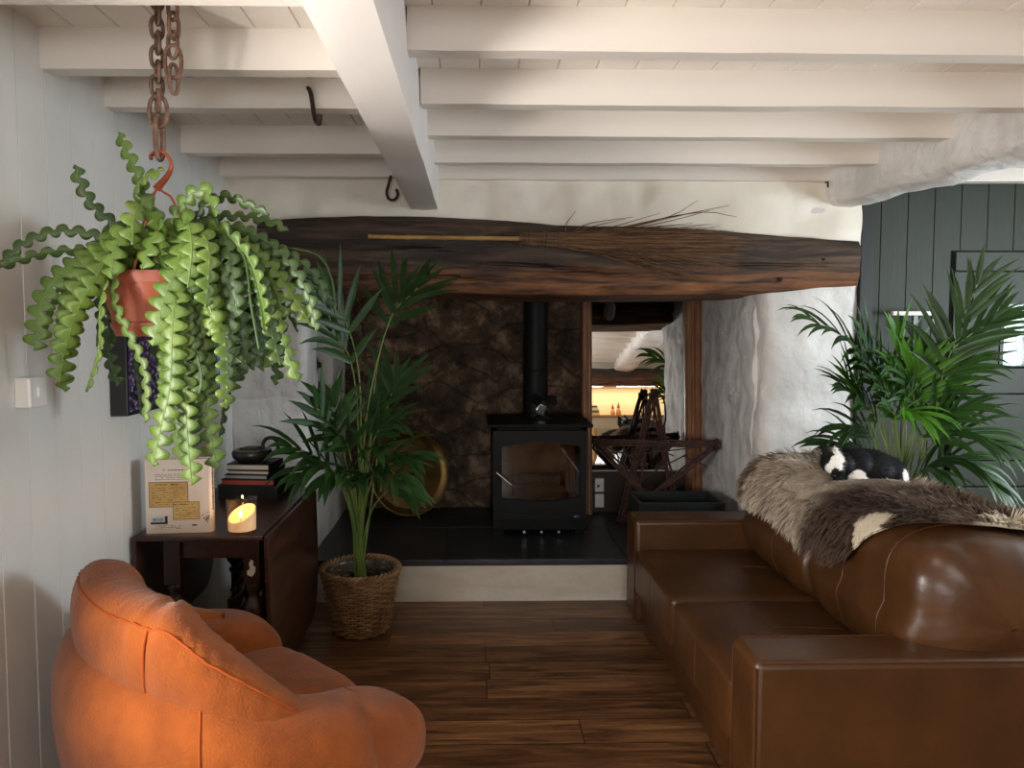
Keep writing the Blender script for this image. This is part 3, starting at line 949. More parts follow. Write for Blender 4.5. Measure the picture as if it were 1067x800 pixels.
for x in (ax0 + .02, ax1 - .02):
    for y in (ay0 + .02, ay1 - .02): turned_leg(x, y)
def twist_leg(parent, m, x, y, z0, z1, r=.024, turns=7):
    N_, K = 90, 16
    b = MB()
    def fn(u, v):
        z = lerp(z0 + .08, z1 - .1, u); a = 2 * PI * v
        rr = r * (1 + .28 * math.cos(2 * a - turns * 2 * PI * u))
        return Vector((x + rr * math.cos(a), y + rr * math.sin(a), z))
    V = [fn(i / (N_ - 1), j / K) for i in range(N_) for j in range(K)]
    F = [(i * K + j, i * K + (j + 1) % K, (i + 1) * K + (j + 1) % K, (i + 1) * K + j) for i in range(N_ - 1) for j in range(K)]
    b.add(V, F)
    s = r * 1.1
    b.span((x - s, y - s, z0), (x + s, y + s, z0 + .085)); b.span((x - s, y - s, z1 - .105), (x + s, y + s, z1))
    return b.build('leg', m, parent, angle=1)
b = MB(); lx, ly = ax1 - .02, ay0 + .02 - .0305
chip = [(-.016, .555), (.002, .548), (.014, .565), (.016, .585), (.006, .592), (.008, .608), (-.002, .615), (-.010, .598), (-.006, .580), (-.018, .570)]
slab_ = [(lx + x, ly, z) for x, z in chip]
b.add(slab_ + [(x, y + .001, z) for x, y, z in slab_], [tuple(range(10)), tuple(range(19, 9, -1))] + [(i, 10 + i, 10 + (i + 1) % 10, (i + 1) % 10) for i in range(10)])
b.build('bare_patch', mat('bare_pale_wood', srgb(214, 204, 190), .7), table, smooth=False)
# swinging gate with twisted posts on the room side
gx = ax1 - .045
g = MB(); g.span((gx - .016, ay0 + .12, .10), (gx + .016, ay1 - .12, .14))
g.build('gate_rail', M_DWOOD2, table, bevel=.003, smooth=False)
g = MB(); g.span((gx - .016, ay0 + .12, TZ - .16), (gx + .016, ay1 - .12, TZ - .12)); g.build('gate_rail', M_DWOOD2, table, bevel=.003, smooth=False)
twist_leg(table, M_DWOOD2, gx - .03, ay0 + .28, .0, TZ - .105)
twist_leg(table, M_DWOOD2, gx - .06, ay1 - .16, .0, TZ - .105)
twist_leg(table, M_DWOOD2, gx - .13, ay0 + .36, .0, TZ - .105)
b = MB()
b.span((ax0, ay0 + .005, .10), (ax0 + .03, ay1, .14)); b.span((ax0, (ay0 + ay1) / 2 - .015, .10), (ax1, (ay0 + ay1) / 2 + .015, .14))
b.build('stretcher', M_DWOOD2, table, bevel=.003, smooth=False)

# ------------------------------------------------------------------ wood burning stove
M_IRON = mat('matt_black_iron', srgb(13, 13, 13), .55, spec=.18, bump=.08, bscale=120)
M_IRON2 = mat('satin_black_iron', srgb(15, 15, 16), .5, spec=.2)
M_CHROME = mat('brushed_steel', srgb(200, 198, 194), .25, metal=1.0)
M_SOOTGLASS = thin_glass('stove_glass', (.62, .58, .54, 1))
M_FIREBRICK = mat('sooty_firebrick', srgb(214, 160, 116), .9, col2=srgb(130, 88, 60), vscale=6, bump=.3, bscale=20)
M_LOG = mat('charred_log', srgb(120, 84, 58), .9, col2=srgb(60, 40, 28), vscale=8, stretch=(1, 6, 6), bump=.5, bscale=30)
HZ = .24
sx0, sx1, sy0, sy1 = .109, .684, 4.42, 4.90
SZ1 = .905
stove = thing('wood_stove', 'black wood-burning stove with glass door on the slate hearth', 'stove', ((sx0 + sx1) / 2, (sy0 + sy1) / 2, HZ))
b = MB(); b.span((sx0 - .03, sy0 - .035, SZ1), (sx1 + .03, sy1 + .02, SZ1 + .022)); b.build('top_plate', M_IRON, stove, bevel=.005, smooth=False)
gx0, gx1, gz0, gz1 = .166, .640, .465, .815
b = MB()   # hollow firebox body with front opening
b.span((sx0, sy0 + .02, HZ + .05), (sx0 + .03, sy1, SZ1)); b.span((sx1 - .03, sy0 + .02, HZ + .05), (sx1, sy1, SZ1))
b.span((sx0, sy1 - .02, HZ + .05), (sx1, sy1, SZ1)); b.span((sx0, sy0 + .02, HZ + .05), (sx1, sy1, HZ + .17)); b.span((sx0, sy0 + .02, SZ1 - .05), (sx1, sy1, SZ1))
b.build('body', M_IRON, stove, smooth=False)
b = MB(); b.span((sx0 + .035, sy0 + .30, gz0 - .05), (sx1 - .035, sy1 - .03, gz1 + .03)); b.span((sx0 + .03, sy0 + .06, gz0 - .06), (sx1 - .03, sy0 + .33, gz0 - .02))
b.build('firebrick_lining', M_FIREBRICK, stove, bevel=.004, smooth=False)
for k, (x, y, z, a) in enumerate(((.40, sy0 + .13, gz0 + .02, .1), (.42, sy0 + .22, gz0 + .025, -.15), (.39, sy0 + .18, gz0 + .085, .3))):
    b = MB(); d = Vector((math.cos(a), math.sin(a) * .4, 0)) * .16
    b.tube([Vector((x, y, z)) - d, Vector((x, y, z)), Vector((x, y, z)) + d], [.04, .045, .038], 10); b.build('log', M_LOG, stove)
# door frame with arched head and curved lower lip
door = MB()
dx0, dx1, dz0, dz1 = .114, .679, .345, SZ1 - .02
y0, y1 = sy0 - .012, sy0 + .022
door.span((dx0, y0, dz0), (gx0, y1, dz1)); door.span((gx1, y0, dz0), (dx1, y1, dz1))
NA = 20
for i in range(NA):
    u0, u1 = i / NA, (i + 1) / NA
    xa, xb = lerp(gx0, gx1, u0), lerp(gx0, gx1, u1)
    top = lambda u: gz1 - .028 + .03 * math.sin(PI * u)
    bot = lambda u: gz0 + .012 - .022 * math.sin(PI * u)
    door.hexa([(xa, y0, top(u0)), (xb, y0, top(u1)), (xb, y1, top(u1)), (xa, y1, top(u0)), (xa, y0, dz1), (xb, y0, dz1), (xb, y1, dz1), (xa, y1, dz1)])
    door.hexa([(xa, y0, dz0), (xb, y0, dz0), (xb, y1, dz0), (xa, y1, dz0), (xa, y0, bot(u0)), (xb, y0, bot(u1)), (xb, y1, bot(u1)), (xa, y1, bot(u0))])
dr = door.build('door', M_IRON2, stove, smooth=False)
b = MB(); b.span((gx0 - .01, sy0 + .004, gz0 - .02), (gx1 + .01, sy0 + .009, gz1 + .015)); b.build('glass', M_SOOTGLASS, dr, smooth=False)
b = MB()   # curved ledge below the glass
for i in range(NA):
    u0, u1 = i / NA, (i + 1) / NA
    xa, xb = lerp(.235, .58, u0), lerp(.235, .58, u1)
    q = lambda u: .03 * math.sin(PI * u)
    b.hexa([(xa, y0 - .004 - q(u0) * .6, .385), (xb, y0 - .004 - q(u1) * .6, .385), (xb, y0 + .004, .385), (xa, y0 + .004, .385),
            (xa, y0 - .002, .39 + q(u0)), (xb, y0 - .002, .39 + q(u1)), (xb, y0 + .004, .39 + q(u1)), (xa, y0 + .004, .39 + q(u0))])
b.build('ledge', M_IRON2, dr, smooth=False)
b = MB()
b.tube([at(517, 492, Y=sy0 - .05), at(533, 505.5, Y=sy0 - .05)], .0055, 10)
b.tube([at(520, 494.5, Y=sy0 - .05), at(520, 494.5, Y=sy0)], .006, 8)
b.build('handle', M_CHROME, dr)
b = MB(); b.sellip(at(601, 538.5, Y=y0), (.022, .004, .012), (1, 1), (20, 10)); b.build('maker_badge', mat('badge_pewter', srgb(66, 66, 68), .35, metal=.6), dr)
b = MB(); b.span((sx0, sy0 + .01, HZ + .032), (sx1, sy0 + .06, HZ + .10)); b.build('ash_lip', M_IRON, stove, bevel=.006, smooth=False)
for px in (546, 564, 582):
    c = at(px, 553.5, Y=sy0 - .005); b = MB()
    b.lathe([(0, -.014), (.008, -.014), (.012, -.006), (.012, .004), (.005, .008), (.005, .022)], c, 14, rot=Matrix.Rotation(-PI / 2, 3, 'X')); b.build('air_knob', M_CHROME, stove)
for x in (sx0 + .04, sx1 - .04):
    for y in (sy0 + .06, sy1 - .05):
        b = MB(); b.span((x - .03, y - .03, HZ), (x + .03, y + .03, HZ + .052)); b.build('leg', M_IRON, stove, bevel=.004, smooth=False)
b = MB()
fx, fy = at(558, 380, Y=4.80).x, 4.80
b.lathe([(.085, SZ1 + .02), (.085, SZ1 + .05), (.081, SZ1 + .055), (.081, 1.20), (.083, 1.203), (.083, 1.225), (.080, 1.23), (.080, 2.03)], (fx, fy, 0), 36)
b.build('flue_pipe', M_IRON2, stove, angle=.5)
# heat powered fan on the stove
fan = thing('stove_fan', 'small black heat-powered fan standing on the stove', 'fan', at(566, 437, Y=4.66))
c = at(566, 437, Y=4.66); z0 = SZ1 + .0225
b = MB(); b.span((c.x - .055, c.y - .03, z0), (c.x + .05, c.y + .03, z0 + .012)); b.span((c.x - .015, c.y - .02, z0), (c.x + .015, c.y + .02, z0 + .10)); b.build('base', M_IRON, fan, bevel=.003, smooth=False)
b = MB()
for s in (-1, -.4, .3, 1):
    b.span((c.x + s * .045 - .003, c.y + .0, z0 + .05), (c.x + s * .045 + .003, c.y + .035, z0 + .15 - .02 * abs(s)))
b.build('cooling_fins', M_IRON, fan, smooth=False)
hub = Vector((c.x, c.y - .03, z0 + .105))
b = MB(); b.lathe([(0, -.012), (.014, -.01), (.016, .012), (.008, .03)], hub, 16, rot=Matrix.Rotation(-PI / 2, 3, 'X')); hb = b.build('hub', M_IRON2, fan)
for k, a0 in enumerate((10, 150, 255)):
    a0 = math.radians(a0); e1 = Vector((math.cos(a0), 0, math.sin(a0))); e2 = Vector((-math.sin(a0), .5, math.cos(a0)))
    b = MB()
    b.grid(10, 6, lambda u, v: hub + e1 * (.012 + .072 * u) + e2 * ((v - .5) * (.018 + .055 * math.sin(PI * min(1, u * .75 + .1)))))
    b.build('blade', M_CHROME if k == 2 else M_IRON2, fan, solid=.0015)

# ------------------------------------------------------------------ round brass tray
M_BRASS = mat('aged_brass', srgb(138, 110, 66), .42, metal=.8, col2=srgb(92, 70, 40), vscale=7, vdetail=8, bump=.1, bscale=40)
tc_ = at(426, 490, Y=4.93)
rot = Matrix.Rotation(math.radians(-28), 3, 'Z') @ Matrix.Rotation(math.radians(-78), 3, 'X')
# local +Z of the lathe is turned to face the room
R0 = .285
rot = Matrix.Rotation(math.radians(28), 3, 'Z') @ Matrix.Rotation(math.radians(80), 3, 'X')
tray = MB()
tray.lathe([(0, 0), (.10, .001), (.18, .0), (.235, .002), (.245, .010), (.262, .014), (.272, .022), (R0, .024), (R0 + .003, .018), (R0, .012), (.25, -.002), (.1, -.008), (0, -.008)], (0, 0, 0), 64, rot=rot)
zmin = min(v[2] for v in tray.v)
tray.v = [(x + tc_.x, y + 4.96, z - zmin + HZ) for x, y, z in tray.v]
tr = tray.build('brass_tray', M_BRASS, angle=.5)
tag(tr, 'round aged brass tray leaning against the fireplace stone', 'tray')

# ------------------------------------------------------------------ mirror leaning in its brown timber frame
M_MIRROR = mat('mirror_silver', (.93, .94, .93, 1), .0, metal=1.0)
M_TRIM = mat('brown_stained_timber', srgb(158, 108, 72), .45, col2=srgb(124, 82, 54), vscale=4, stretch=(6, 6, 1), bump=.06, bscale=30, bstretch=(4, 4, .5))
mxl, mxr = at(617, 420, Y=5.0).x, at(716, 420, Y=5.0).x
mir = thing('mirror', 'tall leaning mirror in brown timber frame right of the stove', 'mirror', ((mxl + mxr) / 2, 5.0, HZ))
TILT = math.radians(5.2)
yb, zb, zt = 4.975, .535, 1.95
yt = yb + (zt - zb) * math.tan(TILT)
b = MB(); b.hexa([(mxl - .02, yb, zb), (mxr + .02, yb, zb), (mxr + .02, yb + .012, zb), (mxl - .02, yb + .012, zb), (mxl - .02, yt, zt), (mxr + .02, yt, zt), (mxr + .02, yt + .012, zt), (mxl - .02, yt + .012, zt)])
b.build('glass', M_MIRROR, mir, smooth=False)
M_EDGE = mat('pale_glass_edge', srgb(210, 206, 196), .3)
b = MB(); b.span((mxl - .02, yb - .004, zb - .008), (mxr + .02, yb + .014, zb)); b.build('edge', M_EDGE, mir, smooth=False)
def post(px0, px1, name):
    x0, x1 = at(px0, 420, Y=4.97).x, at(px1, 420, Y=4.97).x
    b = MB()
    w = x1 - x0
    prof = [(0, 0), (.12, -.02), (.3, -.02), (.36, -.012), (.5, -.012), (.56, -.024), (.8, -.024), (.9, -.012), (1, -.006)]
    V = []; F = []
    for (u, d) in prof:
        for z, y in ((HZ, 4.955), (2.0, 5.065)): V.append((x0 + w * u, y + d, z))
    for (u) in (1, 0):
        for z, y in ((HZ, 4.955), (2.0, 5.065)): V.append((x0 + w * u, y + .05, z))
    m = len(V) // 2
    F = [(2 * i, 2 * ((i + 1) % m), 2 * ((i + 1) % m) + 1, 2 * i + 1) for i in range(m)] + [tuple(2 * i + 1 for i in range(m)), tuple(2 * i for i in range(m - 1, -1, -1))]
    b.add(V, F); return b.build(name, M_TRIM, mir, smooth=False)
post(607, 617.5, 'frame_post'); post(715.5, 733, 'frame_post')
# back panel below the glass
b = MB(); b.span((mxl - .02, 5.0, HZ), (mxr + .02, 5.03, zb - .008)); b.build('lower_panel', mat('dark_brown_panel', srgb(54, 38, 28), .6), mir, smooth=False)

# white plug sockets below the mirror
M_WPLAST = mat('white_plastic', srgb(232, 230, 224), .35)
M_DPLAST = mat('dark_plastic', srgb(22, 22, 24), .4)
for (py0, py1, lab) in ((498, 512, 'upper white plug socket below the mirror'), (514, 528, 'lower white plug socket below the mirror')):
    p0, p1 = at(619.5, py1, Y=4.99), at(629, py0, Y=4.99)
    t = thing('plug_socket', lab, 'socket', ((p0.x + p1.x) / 2, 5.0, p0.z), 'white sockets below the mirror')
    b = MB(); b.span((p0.x, 4.972, p0.z), (p1.x, 4.9995, p1.z)); b.build('face_plate', M_WPLAST, t, bevel=.004, smooth=False)
    b = MB(); b.span((p0.x + .014, 4.968, p0.z + .035), (p0.x + .03, 4.98, p0.z + .05)); b.build('switch', M_DPLAST if '12' in str(py1) else M_WPLAST, t, smooth=False)
# carbon monoxide alarm on the rear face of the mantel beam, seen in the mirror
b = MB(); b.sellip((1.06, 4.375, 1.765), (.045, .018, .075), (.7, .9), (28, 14), rot=Matrix.Rotation(.15, 3, 'Y'))
tag(b.build('co_alarm', M_WPLAST), 'white oval alarm on the dark beam, seen reflected in the mirror', 'alarm')

# ------------------------------------------------------------------ twig star
M_TWIG = mat('dark_red_brown_twig', srgb(84, 48, 34), .6, col2=srgb(50, 28, 20), vscale=20, stretch=(2, 2, 2), bump=.3, bscale=60)
M_TWINE = mat('dark_twine', srgb(54, 34, 24), .8)
pts_px = {'top': (681, 408, 4.88), 'r': (747, 462, 4.55), 'l': (620, 460, 4.86), 'br': (708, 552, 4.62), 'bl': (645, 545, 4.76)}
P5 = {k: at(px, py, Y=y) for k, (px, py, y) in pts_px.items()}
star = thing('twig_star', 'five-pointed star of dark twigs leaning on the mirror', 'decoration', Vector((P5['top'].x, 4.72, HZ)))
rng = random.Random(5)
order = [('top', 'br'), ('br', 'l'), ('l', 'r'), ('r', 'bl'), ('bl', 'top')]
for k, (a_, c_) in enumerate(order):
    A, B_ = P5[a_], P5[c_]
    d = (B_ - A).normalized(); n1 = Vector((0, -1, 0)).cross(d).normalized()
    b = MB()
    for s in range(3):
        off = n1 * ((s - 1) * .016) + Vector((0, -.012 * (k % 3) - .004 * (s == 1), 0))
        pts = []
        for i in range(9):
            t = i / 8
            w = Vector((rng.uniform(-1, 1), rng.uniform(-.5, .5), rng.uniform(-1, 1))) * .005
            pts.append(A + (B_ - A) * (t * 1.03 - .015) + off + w)
        b.tube(pts, [.0085 * rng.uniform(.8, 1.1) for _ in pts], 7)
    b.build('twig_arm', M_TWIG, star)
C5 = sum(P5.values(), Vector()) / 5
for k in range(16):
    a0 = rng.choice(list(P5.values())); a1 = rng.choice(list(P5.values()))
    A = lerp(C5, a0, rng.uniform(.25, .75)); B_ = lerp(C5, a1, rng.uniform(.2, .7)) + Vector((rng.uniform(-.12, .12), 0, rng.uniform(-.12, .12)))
    if (A - B_).length < .12: continue
    b = MB(); b.tube([A + Vector((0, -.01, 0)), (A + B_) / 2 + Vector((rng.uniform(-.01, .01), -.012, 0)), B_ + Vector((0, -.01, 0))], .0042, 6); b.build('web_twig', M_TWIG, star)
for k, p in P5.items():
    b = MB(); cc = lerp(p, C5, .04)
    for q in range(5):
        a = rng.uniform(0, PI); b.ring([cc + Vector((.030 * math.cos(t) * math.cos(a), -.012 + .03 * math.sin(t), .030 * math.cos(t) * math.sin(a))) + Vector((0, 0, rng.uniform(-.014, .014))) for t in [2 * PI * i / 18 for i in range(18)]], .005, 6)
    b.build('twine_binding', M_TWINE, star)
# long loop of twine hanging from the top
b = MB(); t0 = P5['top']
b.tube(catmull([t0 + Vector((.02, -.03, .0)), t0 + Vector((.06, -.035, -.05)), t0 + Vector((.075, -.03, -.17)), t0 + Vector((.06, -.03, -.25))], 14), .006, 6)
b.build('twine_tail', M_TWINE, star)

# ------------------------------------------------------------------ dark crate in front of the pier
M_CRATE = mat('dark_green_black_paint', srgb(30, 38, 38), .45, col2=srgb(24, 30, 30), vscale=6, bump=.06, bscale=30)
cx0, cx1, cy0, cy1 = at(666, 524, Y=4.13).x, at(756, 524, Y=4.13).x, 4.13, 4.44
crz = at(700, 524, Y=4.13).z
crate = thing('wooden_crate', 'open dark green crate on the hearth beside the sofa', 'crate', ((cx0 + cx1) / 2, (cy0 + cy1) / 2, HZ))
t = .018
def crate_walls(b, x0, x1, y0, y1, z0, z1):
    b.span((x0, y0, z0), (x1, y0 + t, z1)); b.span((x0, y1 - t, z0), (x1, y1, z1)); b.span((x0, y0 + t, z0), (x0 + t, y1 - t, z1)); b.span((x1 - t, y0 + t, z0), (x1, y1 - t, z1))
b = MB(); crate_walls(b, cx0, cx1, cy0, cy1, crz - .105, crz); b.build('upper_tray', M_CRATE, crate, bevel=.003, smooth=False)
b = MB(); b.span((cx0 + t, cy0 + t, crz - .105), (cx1 - t, cy1 - t, crz - .09)); b.build('tray_floor', M_CRATE, crate, smooth=False)
b = MB(); crate_walls(b, cx0 + .012, cx1 - .012, cy0 + .012, cy1 - .012, HZ, crz - .112); b.build('lower_box', M_CRATE, crate, bevel=.003, smooth=False)

# dark statuette in the wall niche
c = at(338, 404, X=JL - .06)
b = MB(); b.lathe([(0, 0), (.045, .0), (.045, .03), (.03, .045), (.022, .08), (.03, .12), (.034, .16), (.02, .20), (.016, .21), (.026, .235), (.026, .26), (.012, .285), (0, .288)], (c.x, 4.42, 1.143), 18)
b.box((c.x + .01, 4.40, 1.30), (.10, .022, .03), Matrix.Rotation(.5, 3, 'Y'))
tag(b.build('statuette', mat('dark_bronze', srgb(40, 34, 30), .5)), 'dark statuette standing in the white wall niche', 'statuette')
# ------------------------------------------------------------------ palms
M_FROND = mat('palm_green', srgb(52, 88, 36), .42, col2=srgb(36, 64, 28), vscale=8, leaf=.25, spec=.5)
M_FRONDB = mat('backlit_palm_green', srgb(92, 148, 40), .4, col2=srgb(70, 124, 34), vscale=8, leaf=.38, spec=.5)  # lighter copy of the palm green; backlight put into the colour
M_STALK = mat('palm_stalk_green', srgb(122, 142, 66), .5, col2=srgb(88, 112, 48), vscale=6)
def leaflet(b, p, d, nrm, L_, w, droop, rng):
    """One blade: folded along the midrib, tapering, bending down by gravity."""
    K = 7
    side = d.cross(nrm).normalized()
    pts = []; cur = Vector(p); dv = d.normalized()
    for k in range(K):
        pts.append((Vector(cur), Vector(dv)))
        cur = cur + dv * (L_ / (K - 1))
        dv = (dv + Vector((0, 0, -droop * (k + 1) / K))).normalized()
    V = []; F = []
    for k, (c, t_) in enumerate(pts):
        u = k / (K - 1)
        ww = w * (math.sin(PI * min(1, (u * .86 + .14))) ** .7) * (1 - u ** 5 * .9)
        s = t_.cross(nrm); s = s.normalized() if s.length > 1e-5 else side
        up = s.cross(t_).normalized()
        V += [c + s * ww + up * ww * .35, c, c - s * ww + up * ww * .35]
    for k in range(K - 1):
        F += [(3 * k, 3 * k + 1, 3 * k + 4, 3 * k + 3), (3 * k + 1, 3 * k + 2, 3 * k + 5, 3 * k + 4)]
    b.add(V, F)
def frond(plant, ctrl, start, nl, L_, w, droop, m, rng, spread=50, normal=None, name='frond'):
    """ctrl: world points of petiole and rachis; leaflets sit after the fraction `start` of the curve."""
    C = catmull(ctrl, 40)
    b = MB(); b.tube(C, [lerp(.0055, .0018, i / 39) for i in range(40)], 6)
    st = b.build(name, M_STALK, plant)
    lf = MB(); fr = frames(C)
    n0 = int(start * 39)
    for i in range(nl):
        u = i / (nl - 1)
        k = min(39, int(round(lerp(n0, 39, u))))
        p = C[k]; t_ = (C[min(39, k + 1)] - C[max(0, k - 1)]).normalized()
        nv = normal or Vector((0, -.55, .83))
        s = t_.cross(nv)
        s = s.normalized() if s.length > .05 else Vector((1, 0, 0))
        nn = s.cross(t_).normalized()
        for sg in (1, -1):
            a = math.radians(lerp(spread, 16, u ** 1.3) + rng.uniform(-7, 7))
            d = t_ * math.cos(a) + s * sg * math.sin(a) + nn * rng.uniform(.0, .22)
            l2 = L_ * (.62 + .38 * math.sin(PI * (u * .75 + .2))) * rng.uniform(.85, 1.1) * (.8 if u > .9 else 1)
            leaflet(lf, p, d, nn * (1 if sg > 0 else 1), l2, w * rng.uniform(.8, 1.1), droop * rng.uniform(.7, 1.3), rng)
    lf.build('leaflets', m, st)
    return st

# left palm in its wicker basket
rng = random.Random(21)
bc = Vector((at(371, 600, Y=3.62).x + .022, 3.62, 0))
palmL = thing('potted_palm', 'tall kentia palm growing in a wicker basket by the hearth', 'plant', (bc.x, bc.y, .05))
M_WICKER = mat('brown_wicker', srgb(166, 130, 90), .7, col2=srgb(122, 90, 60), vscale=14, bump=.25, bscale=60)
bk = thing('wicker_basket', 'round brown wicker basket holding the tall palm by the hearth', 'basket', bc)
BH, RB, RT = .315, .128, .188
def rad(z): return lerp(RB, RT, (z / BH) ** .9)
b = MB()
NS = 26
for row in range(22):
    z = .012 + (BH - .035) * row / 21
    pts = []
    for k in range(NS * 4):
        a = 2 * PI * k / (NS * 4)
        r = rad(z) + .0075 * math.cos(a * NS / 2 + (PI if row % 2 else 0)) 
        pts.append(bc + Vector((r * math.cos(a), r * math.sin(a), z)))
    b.ring(pts, .0062, 5)
b.build('weave', M_WICKER, bk)
b = MB()
for k in range(NS):
    a = 2 * PI * k / NS
    b.tube([bc + Vector((rad(z) * math.cos(a), rad(z) * math.sin(a), z)) for z in (.005, .1, .2, BH - .01)], .0042, 5)
b.build('stakes', M_WICKER, bk); bk.children[-1]['kind'] = 'stuff'
b = MB()
for q in range(3):
    pts = []
    for k in range(90):
        a = 2 * PI * k / 90; ph = a * 15 + q * 2 * PI / 3
        r = rad(BH) + .012 * math.cos(ph); pts.append(bc + Vector((r * math.cos(a), r * math.sin(a), BH - .004 + .011 * math.sin(ph))))
    b.ring(pts, .0075, 5)
b.build('rim', M_WICKER, bk)
M_LINER = mat('crumpled_clear_liner', srgb(120, 112, 100), .25, trans=.5)
b = MB(); b.grid(60, 5, lambda u, v: bc + Vector(((rad(.22 + v * .11) - .012 - .006 * math.sin(u * 2 * PI * 17 + v * 4)) * math.cos(u * 2 * PI), (rad(.22 + v * .11) - .012 - .006 * math.sin(u * 2 * PI * 17)) * math.sin(u * 2 * PI), .20 + v * .115)), closed_u=True)
b.build('liner', M_LINER, bk, solid=.001)
b = MB(); b.lathe([(0, .008), (RB - .004, .008), (RB - .004, .016), (0, .016)], bc, 30); b.build('base', M_WICKER, bk)
M_SOIL = mat('dark_soil', srgb(62, 42, 30), .95, col2=srgb(34, 24, 18), vscale=40, bump=.8, bscale=60)
b = MB(); b.lathe([(0.02, .02), (RB - .02, .02), (rad(.22) - .022, .228), (.09, .242), (0, .246)], bc, 40); b.build('root_ball', M_SOIL, palmL)
def P(px, py, y): return at(px, py, Y=y)
base = [bc + Vector((rng.uniform(-.025, .025), rng.uniform(-.025, .025), .24)) for _ in range(20)]
#  control points after the base (px, py, depth), fraction where leaflets start, pairs, blade length, droop
FL = [
 ([(385, 470, 3.62), (392, 390, 3.64), (402, 345, 3.66), (420, 302, 3.70)], .80, 6, .26, .02),
 ([(378, 480, 3.60), (388, 400, 3.58), (408, 330, 3.60), (436, 300, 3.64)], .78, 6, .25, .04),
 ([(376, 470, 3.58), (374, 390, 3.54), (362, 340, 3.50), (342, 306, 3.46)], .74, 7, .24, .05),
 ([(374, 480, 3.60), (372, 420, 3.56), (364, 372, 3.52), (345, 345, 3.48)], .72, 6, .22, .22),
 ([(390, 500, 3.62), (398, 440, 3.62), (405, 420, 3.62), (412, 398, 3.62)], .80, 5, .24, .06),
 ([(366, 520, 3.56), (352, 470, 3.50), (340, 446, 3.46), (330, 425, 3.42)], .66, 6, .22, .07),
 ([(364, 530, 3.54), (346, 492, 3.46), (326, 474, 3.40), (304, 466, 3.34)], .58, 8, .23, .22),
 ([(366, 530, 3.50), (354, 500, 3.42), (338, 486, 3.34), (318, 494, 3.28)], .55, 8, .21, .30),
 ([(380, 530, 3.58), (392, 490, 3.52), (408, 474, 3.48), (428, 478, 3.44)], .58, 8, .20, .28),
 ([(374, 530, 3.54), (380, 490, 3.46), (384, 470, 3.40), (394, 468, 3.34)], .60, 7, .20, .30),
 ([(370, 525, 3.54), (366, 480, 3.48), (360, 460, 3.44), (352, 456, 3.40)], .62, 7, .20, .25),
 ([(384, 540, 3.60), (400, 515, 3.58), (414, 508, 3.56), (430, 516, 3.54)], .60, 6, .16, .25),
 ([(376, 520, 3.56), (386, 470, 3.54), (396, 446, 3.52), (408, 440, 3.50)], .66, 7, .19, .2),
 ([(372, 530, 3.52), (368, 500, 3.46), (356, 486, 3.38), (340, 500, 3.30)], .58, 8, .18, .32),
 ([(378, 530, 3.54), (388, 500, 3.46), (402, 488, 3.38), (418, 500, 3.30)], .58, 8, .18, .32),
 ([(374, 525, 3.60), (376, 470, 3.60), (380, 440, 3.60), (390, 425, 3.60)], .64, 7, .20, .12),
 ([(368, 525, 3.56), (358, 470, 3.52), (350, 440, 3.50), (346, 418, 3.48)], .66, 7, .20, .08),
 ([(376, 535, 3.52), (380, 508, 3.44), (380, 496, 3.36), (374, 500, 3.28)], .55, 7, .16, .34),
]
for i, (cp, s, n, L_, dr_) in enumerate(FL):
    frond(palmL, [base[i]] + [P(*c) for c in cp], s, max(4, int(n * .72)), L_ * 1.25, .0190, dr_ * 1.2 + .02, M_FROND, rng)

